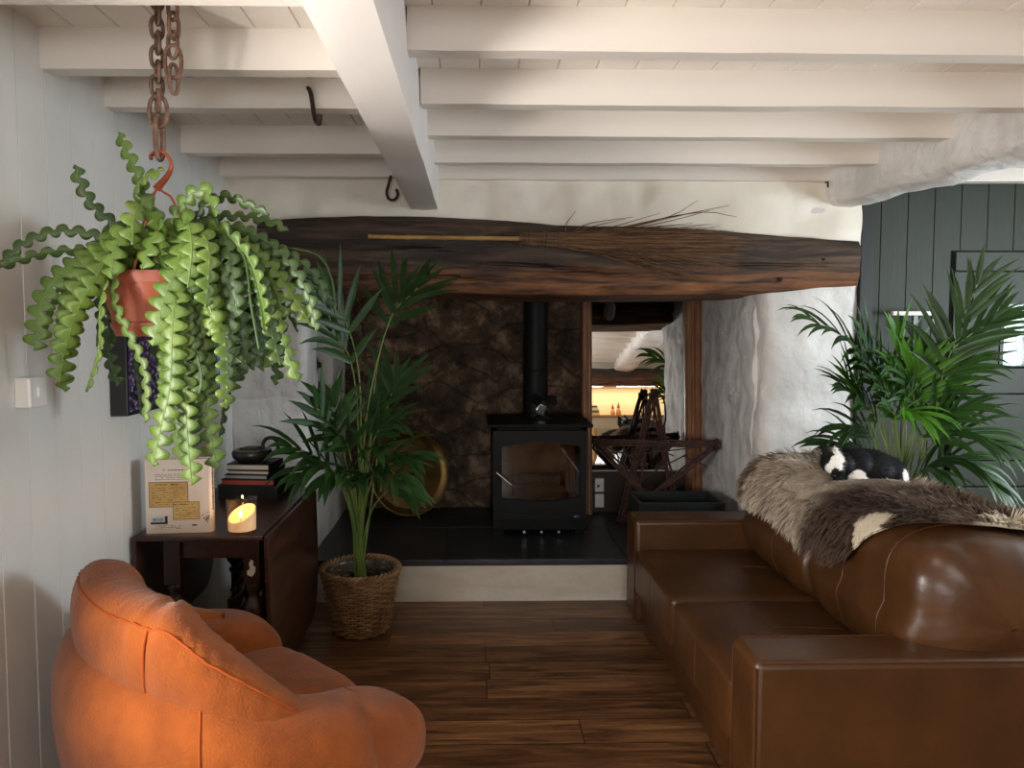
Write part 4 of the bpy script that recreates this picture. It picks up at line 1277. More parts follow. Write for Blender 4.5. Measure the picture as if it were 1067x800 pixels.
# right palm behind the sofa
rng = random.Random(8)
pc = Vector((at(936, 520, Y=3.62).x, 3.66, 0))
palmR = thing('potted_palm', 'bushy kentia palm behind the leather sofa by the green door', 'plant', pc)
M_POT = mat('black_plant_pot', srgb(30, 30, 30), .5)
b = MB(); b.lathe([(0, 0), (.11, 0), (.15, .30), (.16, .30), (.16, .32), (.145, .32), (.135, .27), (0, .27)], pc, 36); b.build('pot', M_POT, palmR, angle=.6)
b = MB(); b.lathe([(0, .268), (.138, .268), (.08, .285), (0, .29)], pc, 30); b.build('soil', M_SOIL, palmR)
def base2(): return pc + Vector((rng.uniform(-.06, .06), rng.uniform(-.05, .05), .28))
FR = [
 ([(948, 520, 3.60), (966, 440, 3.54), (986, 380, 3.50), (1018, 296, 3.44)], .60, 13, .27, .10, 0),
 ([(950, 510, 3.58), (976, 420, 3.48), (992, 366, 3.44), (1040, 330, 3.40)], .62, 10, .25, .12, 0),
 ([(928, 500, 3.60), (912, 410, 3.56), (886, 358, 3.52), (846, 334, 3.48)], .55, 11, .22, .26, 0),
 ([(930, 500, 3.58), (922, 430, 3.52), (908, 400, 3.48), (894, 372, 3.44)], .60, 9, .23, .12, 0),
 ([(938, 490, 3.58), (942, 440, 3.54), (950, 410, 3.52), (958, 380, 3.50)], .62, 8, .22, .04, 1),
 ([(940, 500, 3.60), (950, 450, 3.58), (962, 425, 3.56), (976, 400, 3.54)], .62, 7, .22, .06, 1),
 ([(934, 500, 3.55), (930, 450, 3.48), (938, 430, 3.42), (956, 432, 3.36)], .62, 8, .20, .3, 1),
 ([(946, 510, 3.56), (972, 462, 3.44), (1000, 448, 3.36), (1040, 462, 3.28)], .52, 11, .25, .30, 0),
 ([(942, 500, 3.56), (958, 460, 3.48), (978, 434, 3.42), (1010, 424, 3.36)], .55, 10, .22, .22, 0),
 ([(930, 505, 3.52), (918, 450, 3.46), (900, 420, 3.42), (880, 405, 3.38)], .58, 9, .20, .22, 0),
 ([(932, 520, 3.66), (912, 480, 3.66), (890, 462, 3.66), (862, 464, 3.66)], .50, 10, .20, .24, 0),
 ([(944, 520, 3.50), (960, 490, 3.40), (975, 490, 3.36), (990, 510, 3.32)], .50, 9, .20, .30, 0),
 ([(926, 505, 3.58), (908, 440, 3.54), (898, 420, 3.52), (884, 396, 3.50)], .66, 8, .24, .05, 1),
 ([(938, 500, 3.52), (934, 450, 3.44), (926, 415, 3.40), (910, 395, 3.36)], .60, 9, .22, .16, 0),
 ([(942, 495, 3.56), (954, 440, 3.50), (948, 402, 3.48), (930, 384, 3.46)], .62, 8, .22, .18, 0),

 ([(936, 500, 3.60), (932, 440, 3.58), (920, 400, 3.56), (900, 350, 3.54)], .60, 9, .24, .16, 0),
 ([(940, 500, 3.62), (944, 440, 3.60), (940, 390, 3.58), (934, 352, 3.56)], .64, 8, .22, .10, 1),
 ([(946, 505, 3.60), (964, 430, 3.54), (980, 400, 3.48), (1006, 380, 3.42)], .58, 9, .24, .26, 0),
 ([(928, 505, 3.62), (912, 462, 3.62), (900, 446, 3.62), (884, 448, 3.62)], .55, 8, .20, .30, 0),
 ([(950, 515, 3.56), (980, 480, 3.46), (1006, 480, 3.40), (1034, 505, 3.34)], .50, 10, .22, .34, 0),
]
for cp, s, n, L_, dr_, mm in FR:
    frond(palmR, [base2()] + [P(*c) for c in cp], s, max(6, int(n * 1.0)), L_ * 1.28, .0142, dr_ * 1.3 + .05, (M_FRONDB if mm else M_FROND), rng)

# ------------------------------------------------------------------ hanging fishbone cactus
M_TERRA = mat('terracotta_plastic', srgb(172, 84, 50), .42, col2=srgb(154, 72, 42), vscale=3)
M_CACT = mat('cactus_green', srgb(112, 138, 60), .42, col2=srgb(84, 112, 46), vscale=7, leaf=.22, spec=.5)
M_CACTD = mat('shaded_cactus_green', srgb(74, 100, 48), .42, col2=srgb(54, 80, 38), vscale=7, leaf=.18, spec=.5)  # sun on outer stems and shade within are put into two greens
YC = 2.08
pz1, pz0 = at(165, 282, Y=YC - .12).z, at(165, 350, Y=YC).z
pcx = at(166, 300, Y=YC).x
potc = Vector((pcx, YC, 0))
plant = thing('hanging_cactus', 'fishbone cactus trailing from a terracotta pot hung on a chain', 'plant', (pcx, YC, pz0))
hang = plant
b = MB(); h = pz1 - pz0
b.lathe([(0, 0), (.112, 0), (.116, .012), (.125, .03), (.125, .036), (.119, .038), (.121, .05), (.148, h - .03), (.153, h - .03), (.155, h), (.147, h), (.140, h - .03), (.115, .03), (0, .03)], (pcx, YC, pz0), 48)
b.build('pot', M_TERRA, hang, angle=.6)
b = MB(); b.lathe([(0, h - .028), (.139, h - .028), (0, h - .012)], (pcx, YC, pz0), 30); b.build('compost', M_SOIL, hang)
hk = at(166, 176, Y=YC)
b = MB()
for a in (.5, 2.6, 4.7):
    b.tube([Vector((pcx + .15 * math.cos(a), YC + .15 * math.sin(a), pz1 - .005)), Vector((lerp(pcx, hk.x, .7) + .03 * math.cos(a), YC + .03 * math.sin(a), lerp(pz1, hk.z, .75))), at(164, 196, Y=YC)], .0035, 6)
b.build('hanger_wires', M_TERRA, hang)
b = MB()
hpts = [at(*q, Y=YC) for q in ((163, 197), (168, 191), (174, 184), (178.5, 174), (176.5, 165), (170, 158.5), (163, 158), (157.5, 162), (157.5, 166))]
b.tube(catmull(hpts, 30), [lerp(.017, .0085, min(1, i / 12)) for i in range(30)], 8, flat=.55)
b.build('hook', M_TERRA, hang)

def cactus_stem(pts, w, m, rng, pitch=.036, thin=False):
    n = max(24, int(sum((Vector(pts[i + 1]) - Vector(pts[i])).length for i in range(len(pts) - 1)) / .0042))
    C = catmull(pts, n)
    L_ = 0; S = [0]
    for i in range(1, n): L_ += (C[i] - C[i - 1]).length; S.append(L_)
    ph = rng.random()
    view = Vector((rng.uniform(-.55, .55), -1, rng.uniform(-.2, .4))).normalized()
    V = []; F = []
    tw = rng.uniform(-.7, .7)
    for i, c in enumerate(C):
        t_ = (C[min(n - 1, i + 1)] - C[max(0, i - 1)]).normalized()
        nv = Matrix.Rotation(tw * S[i] / max(L_, .01), 3, t_) @ view
        s = t_.cross(nv); s = s.normalized() if s.length > .02 else Vector((1, 0, 0))
        up = s.cross(t_).normalized()
        env = min(1, S[i] / .05) * min(1, (L_ - S[i]) / .018 + .12)
        if thin: env *= .35
        def lobe(x):
            x = x % 1.0
            return .17 + .83 * (math.sin(PI * min(1, x / .80)) ** .42) * (1 - .12 * x)
        wl = 1.42 * w * env * lobe(S[i] / pitch + ph); wr = 1.42 * w * env * lobe(S[i] / pitch + ph + .5)
        bow = .18
        V += [c + s * wl - up * wl * bow, c + s * wl * .5 - up * wl * bow * .25, c + up * .0015, c - s * wr * .5 - up * wr * bow * .25, c - s * wr - up * wr * bow]
    for i in range(n - 1):
        for k in range(4): F.append((5 * i + k, 5 * i + k + 1, 5 * i + k + 6, 5 * i + k + 5))
    b = MB(); b.add(V, F)
    b.tube(C, .0022, 5)
    return b.build('stem', m, plant, solid=.0022, angle=2)
rng = random.Random(44)
def cs(pix, w=.020, m=None, thin=False):
    """pix: (px, py, depth) along the stem after it leaves the pot."""
    p1 = at(pix[0][0], pix[0][1], Y=pix[0][2])
    dv = Vector((p1.x - pcx, p1.y - YC, 0)); dv = dv.normalized() * min(.11, dv.length) if dv.length > 1e-4 else dv
    root = Vector((pcx, YC, pz1 - .015)) + dv
    return cactus_stem([root] + [at(q[0], q[1], Y=q[2]) for q in pix], w, m or M_CACT, rng, thin=thin)
# the stems that can be told apart in the photograph
cs([(160, 235, 2.05), (146, 190, 2.03), (130, 155, 2.02), (124, 138, 2.02)], .017)
cs([(160, 230, 2.03), (140, 205, 2.0), (150, 185, 1.98), (170, 176, 1.97)], .018)
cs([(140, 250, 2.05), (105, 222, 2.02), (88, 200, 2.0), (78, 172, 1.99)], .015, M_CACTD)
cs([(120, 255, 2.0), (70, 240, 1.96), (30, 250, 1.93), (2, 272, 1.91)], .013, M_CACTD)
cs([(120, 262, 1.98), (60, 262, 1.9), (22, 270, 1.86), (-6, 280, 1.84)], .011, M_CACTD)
cs([(120, 250, 1.95), (75, 275, 1.88), (45, 310, 1.86), (36, 365, 1.86)], .026)
cs([(115, 255, 1.93), (82, 300, 1.86), (70, 345, 1.85), (62, 400, 1.85)], .024)
cs([(125, 250, 1.92), (100, 290, 1.85), (80, 325, 1.84), (66, 372, 1.84)], .023)
cs([(112, 258, 1.97), (72, 285, 1.93), (52, 320, 1.92), (42, 350, 1.92)], .024)
cs([(115, 270, 1.90), (105, 320, 1.86), (103, 365, 1.86), (90, 408, 1.86)], .013)
cs([(122, 280, 1.90), (118, 310, 1.885), (130, 340, 1.88), (150, 385, 1.88), (152, 440, 1.88)], .012)
cs([(190, 245, 1.90), (186, 275, 1.86), (172, 310, 1.85), (160, 360, 1.85)], .028)
cs([(185, 290, 1.88), (180, 340, 1.85), (178, 400, 1.85), (168, 445, 1.85), (160, 485, 1.85)], .026)
cs([(188, 300, 1.90), (192, 370, 1.88), (194, 430, 1.87), (200, 505, 1.87)], .022)
cs([(196, 290, 1.92), (212, 360, 1.92), (216, 430, 1.91), (226, 488, 1.91)], .021)
cs([(196, 280, 1.90), (198, 340, 1.89), (210, 390, 1.88), (205, 420, 1.88)], .016, M_CACTD)
cs([(205, 265, 1.92), (225, 320, 1.9), (236, 370, 1.9), (236, 425, 1.9)], .022)
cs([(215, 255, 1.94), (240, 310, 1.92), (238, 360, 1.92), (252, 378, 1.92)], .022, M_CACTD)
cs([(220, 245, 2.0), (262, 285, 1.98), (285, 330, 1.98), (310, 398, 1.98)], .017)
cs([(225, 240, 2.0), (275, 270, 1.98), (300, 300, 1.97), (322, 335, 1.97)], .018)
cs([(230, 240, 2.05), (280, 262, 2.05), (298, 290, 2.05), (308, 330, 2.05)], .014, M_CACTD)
cs([(215, 240, 1.95), (252, 262, 1.92), (262, 320, 1.9), (270, 364, 1.9)], .008, M_CACTD, True)
cs([(205, 225, 2.0), (230, 205, 1.98), (255, 212, 1.97), (280, 224, 1.96)], .012, M_CACTD)
cs([(210, 232, 2.05), (250, 225, 2.05), (285, 232, 2.04), (300, 240, 2.04)], .012, M_CACTD)
cs([(230, 236, 2.1), (290, 256, 2.1), (330, 266, 2.1), (345, 290, 2.1), (350, 330, 2.1)], .010, M_CACTD, True)
cs([(225, 242, 2.12), (280, 252, 2.12), (320, 282, 2.12), (340, 312, 2.12)], .009, M_CACTD, True)
cs([(180, 235, 1.98), (196, 206, 1.95), (215, 200, 1.94), (225, 226, 1.93)], .018)
cs([(165, 240, 1.95), (150, 215, 1.9), (140, 225, 1.86), (138, 255, 1.85)], .022)
cs([(150, 250, 1.93), (130, 240, 1.88), (120, 260, 1.86), (116, 290, 1.85)], .022)
cs([(170, 250, 1.92), (165, 240, 1.87), (155, 258, 1.85), (148, 280, 1.845)], .022)
cs([(200, 250, 1.92), (212, 245, 1.88), (218, 270, 1.87), (214, 320, 1.87)], .022)
cs([(188, 240, 1.92), (196, 232, 1.88), (200, 260, 1.86), (196, 300, 1.86)], .024)
cs([(208, 240, 1.96), (232, 244, 1.93), (242, 280, 1.92), (248, 330, 1.92)], .020, M_CACTD)
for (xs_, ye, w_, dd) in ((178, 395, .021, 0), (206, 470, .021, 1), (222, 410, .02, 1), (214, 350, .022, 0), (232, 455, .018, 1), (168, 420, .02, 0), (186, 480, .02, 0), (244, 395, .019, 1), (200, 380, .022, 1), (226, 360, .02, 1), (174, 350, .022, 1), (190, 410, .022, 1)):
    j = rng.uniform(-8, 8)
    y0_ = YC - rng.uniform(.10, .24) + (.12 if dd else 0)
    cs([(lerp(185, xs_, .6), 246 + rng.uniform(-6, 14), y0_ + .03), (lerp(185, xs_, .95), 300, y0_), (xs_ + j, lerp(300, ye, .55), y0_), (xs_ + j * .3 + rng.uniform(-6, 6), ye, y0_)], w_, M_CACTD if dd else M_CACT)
cs([(232, 238, 2.0), (285, 258, 1.98), (318, 300, 1.97), (330, 345, 1.97)], .016, M_CACTD)
cs([(235, 242, 2.06), (296, 262, 2.05), (330, 290, 2.05), (338, 316, 2.05)], .013, M_CACTD)
cs([(228, 246, 1.96), (268, 282, 1.94), (282, 340, 1.94), (292, 380, 1.94)], .018, M_CACTD)
cs([(222, 240, 1.94), (258, 268, 1.92), (272, 310, 1.92), (276, 345, 1.92)], .021)
# the rest of the tangle
def rnd_stem(k):
    a = rng.uniform(-PI, PI)
    d = Vector((math.cos(a), math.sin(a) * .8, 0))
    L_ = rng.uniform(.22, .50)
    root = Vector((pcx, YC, pz1 - .015)) + d * rng.uniform(.03, .12)
    p1 = root + d * .06 + Vector((0, 0, rng.uniform(.04, .13)))
    p2 = p1 + d * rng.uniform(.07, .13) + Vector((0, 0, rng.uniform(-.03, .03)))
    sw = Vector((-d.y, d.x, 0)) * rng.uniform(-.07, .07)
    p3 = p2 + d * rng.uniform(.02, .08) + sw + Vector((0, 0, -L_ * .5))
    p4 = p3 + d * rng.uniform(-.03, .06) + sw * rng.uniform(-1, 1) + Vector((0, 0, -L_ * rng.uniform(.3, .5)))
    if min(p.x for p in (p2, p3, p4)) < XL + .06: return
    # keep the bare left side of the pot in view
    if d.y < -.15 and d.x < .35: return
    if d.x < -.05 and d.y < .1: p3 = p2 + d * .06 + Vector((0, 0, -.07)); p4 = p3 + d * .05 + Vector((0, 0, -.08))
    cactus_stem([root, p1, p2, p3, p4], rng.uniform(.015, .023), rng.choice([M_CACT, M_CACTD, M_CACTD]), rng)
for k in range(34): rnd_stem(k)
for k in range(12):   # a few upright young stems
    a = rng.uniform(-PI, PI); d = Vector((math.cos(a), math.sin(a), 0))
    root = Vector((pcx, YC, pz1 - .015)) + d * .06
    cactus_stem([root, root + d * .03 + Vector((0, 0, .06)), root + d * .07 + Vector((0, 0, rng.uniform(.08, .13)))], .018, M_CACT, rng)

# rusty chain and iron hooks
M_RUST = mat('rusty_iron', srgb(142, 112, 96), .7, metal=.5, col2=srgb(98, 74, 62), vscale=30, bump=.3, bscale=80)
chain = thing('iron_chain', 'rusty iron chain hanging from the ceiling, holding the potted cactus', 'chain', at(168, 150, Y=YC))
def link(px, py0, py1, w, turn, r=.0055):
    a0, a1 = at(px, py0, Y=YC), at(px, py1, Y=YC)
    c = (a0 + a1) / 2; h_ = (a0.z - a1.z) / 2 + r * .4
    e = Vector((math.cos(turn), math.sin(turn), 0))
    pts = []
    hw = w / 2
    for i in range(28):
        t_ = 2 * PI * i / 28
        x = math.copysign(abs(math.cos(t_)) ** .8, math.cos(t_)) * hw; z = math.copysign(abs(math.sin(t_)) ** .9, math.sin(t_)) * h_
        pts.append(c + e * x + Vector((0, 0, z)))
    b = MB(); b.ring(pts, r, 8); b.build('link', M_RUST, chain)
y_ = -42
k = 0
while y_ < 104:
    link(163.5 + (1 if k % 2 else 0), y_, y_ + 21, .030, .55 if k % 2 == 0 else -.9); y_ += 15.2; k += 1
link(165, 101, 131, .046, .15, .006)
link(166, 121, 165, .024, 1.1, .0075)
y_ = -46; k = 0
while y_ < 40:
    link(180 + (k % 2), y_, y_ + 26, .030, -.3 if k % 2 == 0 else 1.0); y_ += 20; k += 1
link(180.5, 48, 80, .042, .2, .0055)
link(181, 68, 97, .026, .9, .0055)
# ------------------------------------------------------------------ stable door in the green wall
M_DOOR = mat('green_door_paint', srgb(46, 54, 42), .58, col2=srgb(40, 47, 37), vscale=2, stretch=(.3, 1, 1), bump=.06, bscale=20, bstretch=(.3, 1, 3))
M_GAP = mat('door_gap_black', srgb(10, 11, 11), .9)
def gx_(px, py=300): return at(px, py, Y=GY).x
def gz_(px, py): return at(px, py, Y=GY).z
dxl = gx_(990, 330)
ztop, zh, zmid = gz_(1020, 262), gz_(1020, 283), gz_(1020, 383)
DXR = dxl + .92
door = thing('door_1', 'green stable door with a small bright window behind the palm', 'door', (dxl + .46, GY, 0), kind='structure')
b = MB()
b.span((dxl - .004, GY - .006, 0), (WGX0, GY + .006, ztop + .004)); b.span((WGX1, GY - .006, 0), (DXR, GY + .006, ztop + .004))
b.span((WGX0, GY - .006, 0), (WGX1, GY + .006, WGZ0)); b.span((WGX0, GY - .006, WGZ1), (WGX1, GY + .006, ztop + .004)); b.build('gap', M_GAP, door, smooth=False)
b = MB(); b.span((dxl + .008, GY - .022, zh + .004), (DXR, GY, ztop - .004)); b.build('head_board', M_DOOR, door, bevel=.003, smooth=False)
# upper leaf with a glazed opening
wx0, wx1 = gx_(1043, 350), gx_(1043, 350) + .26
wz1, wz0 = gz_(1050, 317), gz_(1050, 381.5)
ux0 = gx_(1000, 330)
b = MB()
b.span((dxl + .008, GY - .018, zmid + .004), (wx0 - .02, GY, wz1 + .012))
b.span((dxl + .008, GY - .018, wz1 + .014), (DXR, GY, zh - .004))
b.span((wx1 + .02, GY - .018, zmid + .004), (DXR, GY, wz1 + .012))
b.span((wx0 - .02, GY - .018, zmid + .004), (wx1 + .02, GY, wz0 - .004))
ul = b.build('upper_leaf', M_DOOR, door, bevel=.003, smooth=False)
b = MB()
for (x0, x1, z0, z1) in ((wx0 - .02, wx0, wz0 - .004, wz1 + .012), (wx1, wx1 + .02, wz0 - .004, wz1 + .012), (wx0, wx1, wz1, wz1 + .012)):
    b.span((x0, GY - .024, z0), (x1, GY + .01, z1))
b.build('window_frame', mat('dark_window_frame', srgb(26, 32, 30), .5), ul, smooth=False)
# lower leaf: broad ledged boards
zl = [zmid, gz_(1030, 410), gz_(1030, 479), gz_(1030, 506), .35, .02]
for i in range(5):
    b = MB(); b.span((dxl + .012, GY - .030, zl[i + 1] + .004), (DXR, GY - .004, zl[i] - .003)); b.build('lower_board', M_DOOR, door, bevel=.003, smooth=False)
b = MB()
zlt = gz_(1000, 372)
b.span((gx_(985), GY - .035, zlt - .006), (gx_(1018), GY - .022, zlt + .006)); b.span((gx_(990), GY - .04, zlt - .03), (gx_(996), GY - .018, zlt + .02)); b.span((gx_(1010), GY - .04, zlt - .02), (gx_(1015), GY - .018, zlt + .02))
b.tube(catmull([(gx_(996), GY - .045, zlt - .012), (gx_(1003), GY - .06, zlt + .012), (gx_(1012), GY - .05, zlt - .008)], 10), .006, 6)
b.build('latch', M_BLACK, door, smooth=False)

# white topped T-shaped bracket on the green boards
bt = at(951, 326.5, Y=GY - .05)
br = thing('wall_bracket', 'white T-shaped metal bracket on the green boards above the palm', 'bracket', (bt.x, GY - .02, bt.z - .1))
M_OLDW = mat('chipped_white_enamel', srgb(226, 222, 214), .4, col2=srgb(150, 138, 124), vscale=22, ramp=(.62, .7))
x0, x1 = at(929, 326, Y=GY - .06).x, at(973, 326, Y=GY - .06).x
b = MB(); b.span((x0, GY - .075, bt.z - .012), (x1, GY - .045, bt.z + .012)); b.build('bar', M_OLDW, br, bevel=.004, smooth=False)
M_GREYM = mat('dull_grey_metal', srgb(104, 104, 102), .45, metal=.5)
b = MB(); xm = at(953, 340, Y=GY - .05).x
b.span((xm - .014, GY - .06, bt.z - .16), (xm + .014, GY - .042, bt.z - .01)); b.build('stem', M_GREYM, br, bevel=.003, smooth=False)
for px in (942, 972):
    xq = at(px, 340, Y=GY - .05).x; b = MB()
    b.span((xq - .006, GY - .055, bt.z - .10), (xq + .006, GY - .045, bt.z - .01)); b.build('prong', M_GREYM, br, smooth=False)
b = MB(); b.span((xm - .03, GY - .046, bt.z - .20), (xm + .03, GY - .004, bt.z - .13)); b.build('wall_plate', M_BLACK, br, bevel=.004, smooth=False)

# ------------------------------------------------------------------ left wall: switch and picture
c0, c1 = at(15, 426, X=XL), at(38, 391, X=XL)
sw = thing('light_switch', 'white light switch on the boarded left wall', 'switch', (XL, (c0.y + c1.y) / 2, c0.z))
b = MB(); b.span((XL - .004, c0.y + .005, c0.z), (XL + .042, c1.y - .02, c0.z + .088)); b.build('back_box', M_WPLAST, sw, bevel=.006, smooth=False)
b = MB(); b.span((XL + .040, c0.y + .04, c0.z + .03), (XL + .047, c0.y + .062, c0.z + .06)); b.build('rocker', M_WPLAST, sw, bevel=.002, smooth=False)

def flower_material():
    m = mat('lilac_blossom_print', srgb(70, 50, 90), .35)
    nt = m.node_tree; N = nt.nodes; L = nt.links; p = N['Principled BSDF']
    tc = N.new('ShaderNodeTexCoord')
    v = N.new('ShaderNodeTexVoronoi'); v.inputs['Scale'].default_value = 60
    L.new(tc.outputs['Object'], v.inputs['Vector'])
    cr = N.new('ShaderNodeValToRGB'); e = cr.color_ramp.elements
    e[0].position = .0; e[0].color = srgb(226, 214, 240); e[1].position = .62; e[1].color = srgb(18, 13, 26)
    k = e.new(.3); k.color = srgb(104, 82, 128)
    L.new(v.outputs['Distance'], cr.inputs[0])
    n = N.new('ShaderNodeTexNoise'); n.inputs['Scale'].default_value = 5; n.inputs['Detail'].default_value = 3
    L.new(tc.outputs['Object'], n.inputs['Vector'])
    sp = N.new('ShaderNodeSeparateXYZ'); L.new(tc.outputs['Object'], sp.inputs[0])
    ma = N.new('ShaderNodeMath'); ma.operation = 'MULTIPLY_ADD'; ma.inputs[1].default_value = .45; L.new(sp.outputs['Y'], ma.inputs[0]); L.new(n.outputs['Fac'], ma.inputs[2])
    sb_ = N.new('ShaderNodeMath'); sb_.operation = 'SUBTRACT'; sb_.inputs[1].default_value = 1.40; L.new(ma.outputs[0], sb_.inputs[0]); ma = sb_
    c2 = N.new('ShaderNodeValToRGB'); c2.color_ramp.elements[0].position = .60; c2.color_ramp.elements[1].position = .66
    L.new(ma.outputs[0], c2.inputs[0])
    mx = N.new('ShaderNodeMixRGB'); L.new(c2.outputs[0], mx.inputs[0]); L.new(cr.outputs[0], mx.inputs[1]); mx.inputs[2].default_value = srgb(150, 180, 236)
    n3 = N.new('ShaderNodeTexNoise'); n3.inputs['Scale'].default_value = 22; L.new(tc.outputs['Object'], n3.inputs['Vector'])
    c3 = N.new('ShaderNodeValToRGB'); c3.color_ramp.elements[0].position = .52; c3.color_ramp.elements[1].position = .6; L.new(n3.outputs['Fac'], c3.inputs[0])
    mx2 = N.new('ShaderNodeMixRGB'); mx2.inputs[0].default_value = 0; L.new(c3.outputs[0], mx2.inputs[0]); L.new(mx.outputs[0], mx2.inputs[1]); L.new(cr.outputs[0], mx2.inputs[2])
    L.new(mx2.outputs[0], p.inputs['Base Color'])
    return m
pz0_, pz1_, py0_, py1_ = 1.185, 1.655, 2.655, 3.62
pic = thing('wall_picture', 'black-edged picture of purple blossom and blue sky behind the hanging plant', 'picture', (XL, (py0_ + py1_) / 2, pz0_))
b = MB(); b.span((XL - .002, py0_, pz0_), (XL + .062, py1_, pz1_)); b.build('frame', mat('black_picture_edge', srgb(20, 20, 22), .35), pic, bevel=.003, smooth=False)
b = MB(); b.span((XL + .055, py0_ + .015, pz0_ + .015), (XL + .0635, py1_ - .015, pz1_ - .015)); b.build('canvas', flower_material(), pic, smooth=False)

# ------------------------------------------------------------------ on the table: book, candle, stack of books, oil lamp dish
M_COVER = mat('cream_book_cover', srgb(232, 218, 204), .45, col2=srgb(224, 206, 190), vscale=6)
M_PAGES = mat('page_edges', srgb(226, 218, 200), .8, col2=srgb(206, 196, 176), vscale=40, stretch=(.2, .2, 30))
M_TAN = mat('tan_parchment_patch', srgb(208, 172, 104), .6, col2=srgb(194, 152, 84), vscale=8)
M_TANE = mat('brown_patch_edge', srgb(128, 92, 50), .6)
M_INK = mat('dark_print_ink', srgb(66, 52, 44), .6)
M_BLK = mat('black_print', srgb(24, 24, 28), .5)
Bc = Vector((at(153, 556, Z=TZ).x, at(190, 556, Z=TZ).y, TZ))
book = thing('cookbook', 'thick cream hardback standing upright with its back cover showing', 'book', (Bc.x + .12, Bc.y, TZ))
bw = at(217, 556, Y=Bc.y).x - Bc.x; bh = at(190, 479, Y=Bc.y).z - TZ; bt_ = .05
yaw = Matrix.Rotation(math.radians(5), 3, 'Z')
def bk_(u, d, v): return Bc + yaw @ Vector((u, d, v))
def quad_box(b, u0, u1, d0, d1, v0, v1):
    b.hexa([bk_(u0, d0, v0), bk_(u1, d0, v0), bk_(u1, d1, v0), bk_(u0, d1, v0), bk_(u0, d0, v1), bk_(u1, d0, v1), bk_(u1, d1, v1), bk_(u0, d1, v1)]); return b
quad_box(MB(), .006, bw - .002, .004, bt_ - .004, .004, bh - .004).build('pages', M_PAGES, book, smooth=False)
b = MB(); quad_box(b, 0, bw, 0, .0035, 0, bh); quad_box(b, 0, bw, bt_ - .0035, bt_, 0, bh)
m = 8
for i in range(m):
    a0, a1 = -PI / 2 + PI * i / m, -PI / 2 + PI * (i + 1) / m
    f = lambda a, r: (bw - .002 + math.cos(a) * .014 * r, bt_ / 2 + math.sin(a) * bt_ / 2 * r)
    (p0, q0), (p1, q1) = f(a0, 1), f(a1, 1); (p2, q2), (p3, q3) = f(a0, .86), f(a1, .86)
    b.hexa([bk_(p0, q0, 0), bk_(p1, q1, 0), bk_(p3, q3, 0), bk_(p2, q2, 0), bk_(p0, q0, bh), bk_(p1, q1, bh), bk_(p3, q3, bh), bk_(p2, q2, bh)])
cv = b.build('cover', M_COVER, book, smooth=False)
def bp(px, py):   # a point of the cover from the close-up crop (x 110..680, y 60..725 of the photographed cover)
    return ((px - 112) / (672 - 112) * bw, (722 - py) / (722 - 78) * bh)
def patch(name, x0, y0, x1, y1, m_, d=.0006):
    u0, v0 = bp(x0, y1); u1, v1 = bp(x1, y0)
    return quad_box(MB(), u0, u1, -d, .001, v0, v1).build(name, m_, cv, smooth=False)
patch('patch_edge', 142, 272, 488, 494, M_TANE, .0005); patch('note_patch', 148, 278, 482, 488, M_TAN, .0009)
patch('patch_edge', 350, 448, 586, 604, M_TANE, .0011); patch('note_patch', 355, 453, 581, 599, M_TAN, .0014)
rng = random.Random(3)
ink = MB(); hand = MB()
def textline(b, x0, x1, y, h_, d, gap=.18, wv=0):
    x = x0
    while x < x1 - 6:
        w_ = rng.uniform(10, 34)
        if rng.random() > gap:
            u0, v0 = bp(x, y + h_ + rng.uniform(-wv, wv)); u1, v1 = bp(min(x1, x + w_), y + rng.uniform(-wv, wv)); quad_box(b, u0, u1, -d, 0, min(v0, v1), max(v0, v1))
        x += w_ + rng.uniform(5, 9)
textline(ink, 270, 450, 166, 8, .0006)
for y in (205, 220, 235, 250): textline(ink, 200, 450, y, 3.5, .0006)
for y in (655, 668, 680): textline(ink, 165, 420, y, 3, .0006)
ink.build('printed_lines', M_INK, cv, smooth=False)
textline(hand, 200, 430, 292, 9, .0016, wv=3)
for y in range(322, 480, 21): textline(hand, 165, 465, y, 4.5, .0016, wv=3)
textline(hand, 415, 530, 466, 9, .002, wv=3)
for y in range(500, 590, 19): textline(hand, 372, 566, y, 4.5, .002, wv=3)
hand.build('handwriting', M_TANE, cv, smooth=False)
patch('barcode_panel', 160, 568, 292, 640, mat('barcode_white', srgb(206, 208, 214), .5), .0007)
bars = MB(); x = 172
while x < 272:
    w_ = rng.choice([2, 3, 5]); u0, v0 = bp(x, 614); u1, v1 = bp(x + w_, 586); quad_box(bars, u0, u1, -.0011, 0, v0, v1); x += w_ + rng.choice([3, 4, 6])
u0, v0 = bp(152, 640); u1, v1 = bp(300, 622); quad_box(bars, u0, u1, -.0012, 0, v0, v1); u0, v0 = bp(278, 640); u1, v1 = bp(300, 570); quad_box(bars, u0, u1, -.0012, 0, v0, v1)
bars.build('barcode', M_BLK, cv, smooth=False)
spray = MB()
for k in range(26):
    x, y = 645 + rng.gauss(0, 16), 600 + rng.gauss(0, 18); u, v = bp(min(x, 668), y)
    spray.lathe([(0, -.0012), (.003 * rng.uniform(.4, 1), -.0008), (0, 0)], bk_(u, 0, v), 6, rot=Matrix.Rotation(-PI / 2, 3, 'X'))
u0, v0 = bp(490, 662); u1, v1 = bp(570, 648); spray.sellip(bk_((u0 + u1) / 2, 0, (v0 + v1) / 2), (.016, .0008, .003), (1, 1), (14, 6))
spray.build('printed_motif', M_INK, cv)
sp = MB()
for k in range(34):
    v = bh * (.30 + .62 * k / 34); sp.box(bk_(bw + .010, bt_ * .30, v), (.004, .012 * rng.uniform(.4, 1), .0036))
sp.build('spine_lettering', M_INK, cv, smooth=False)

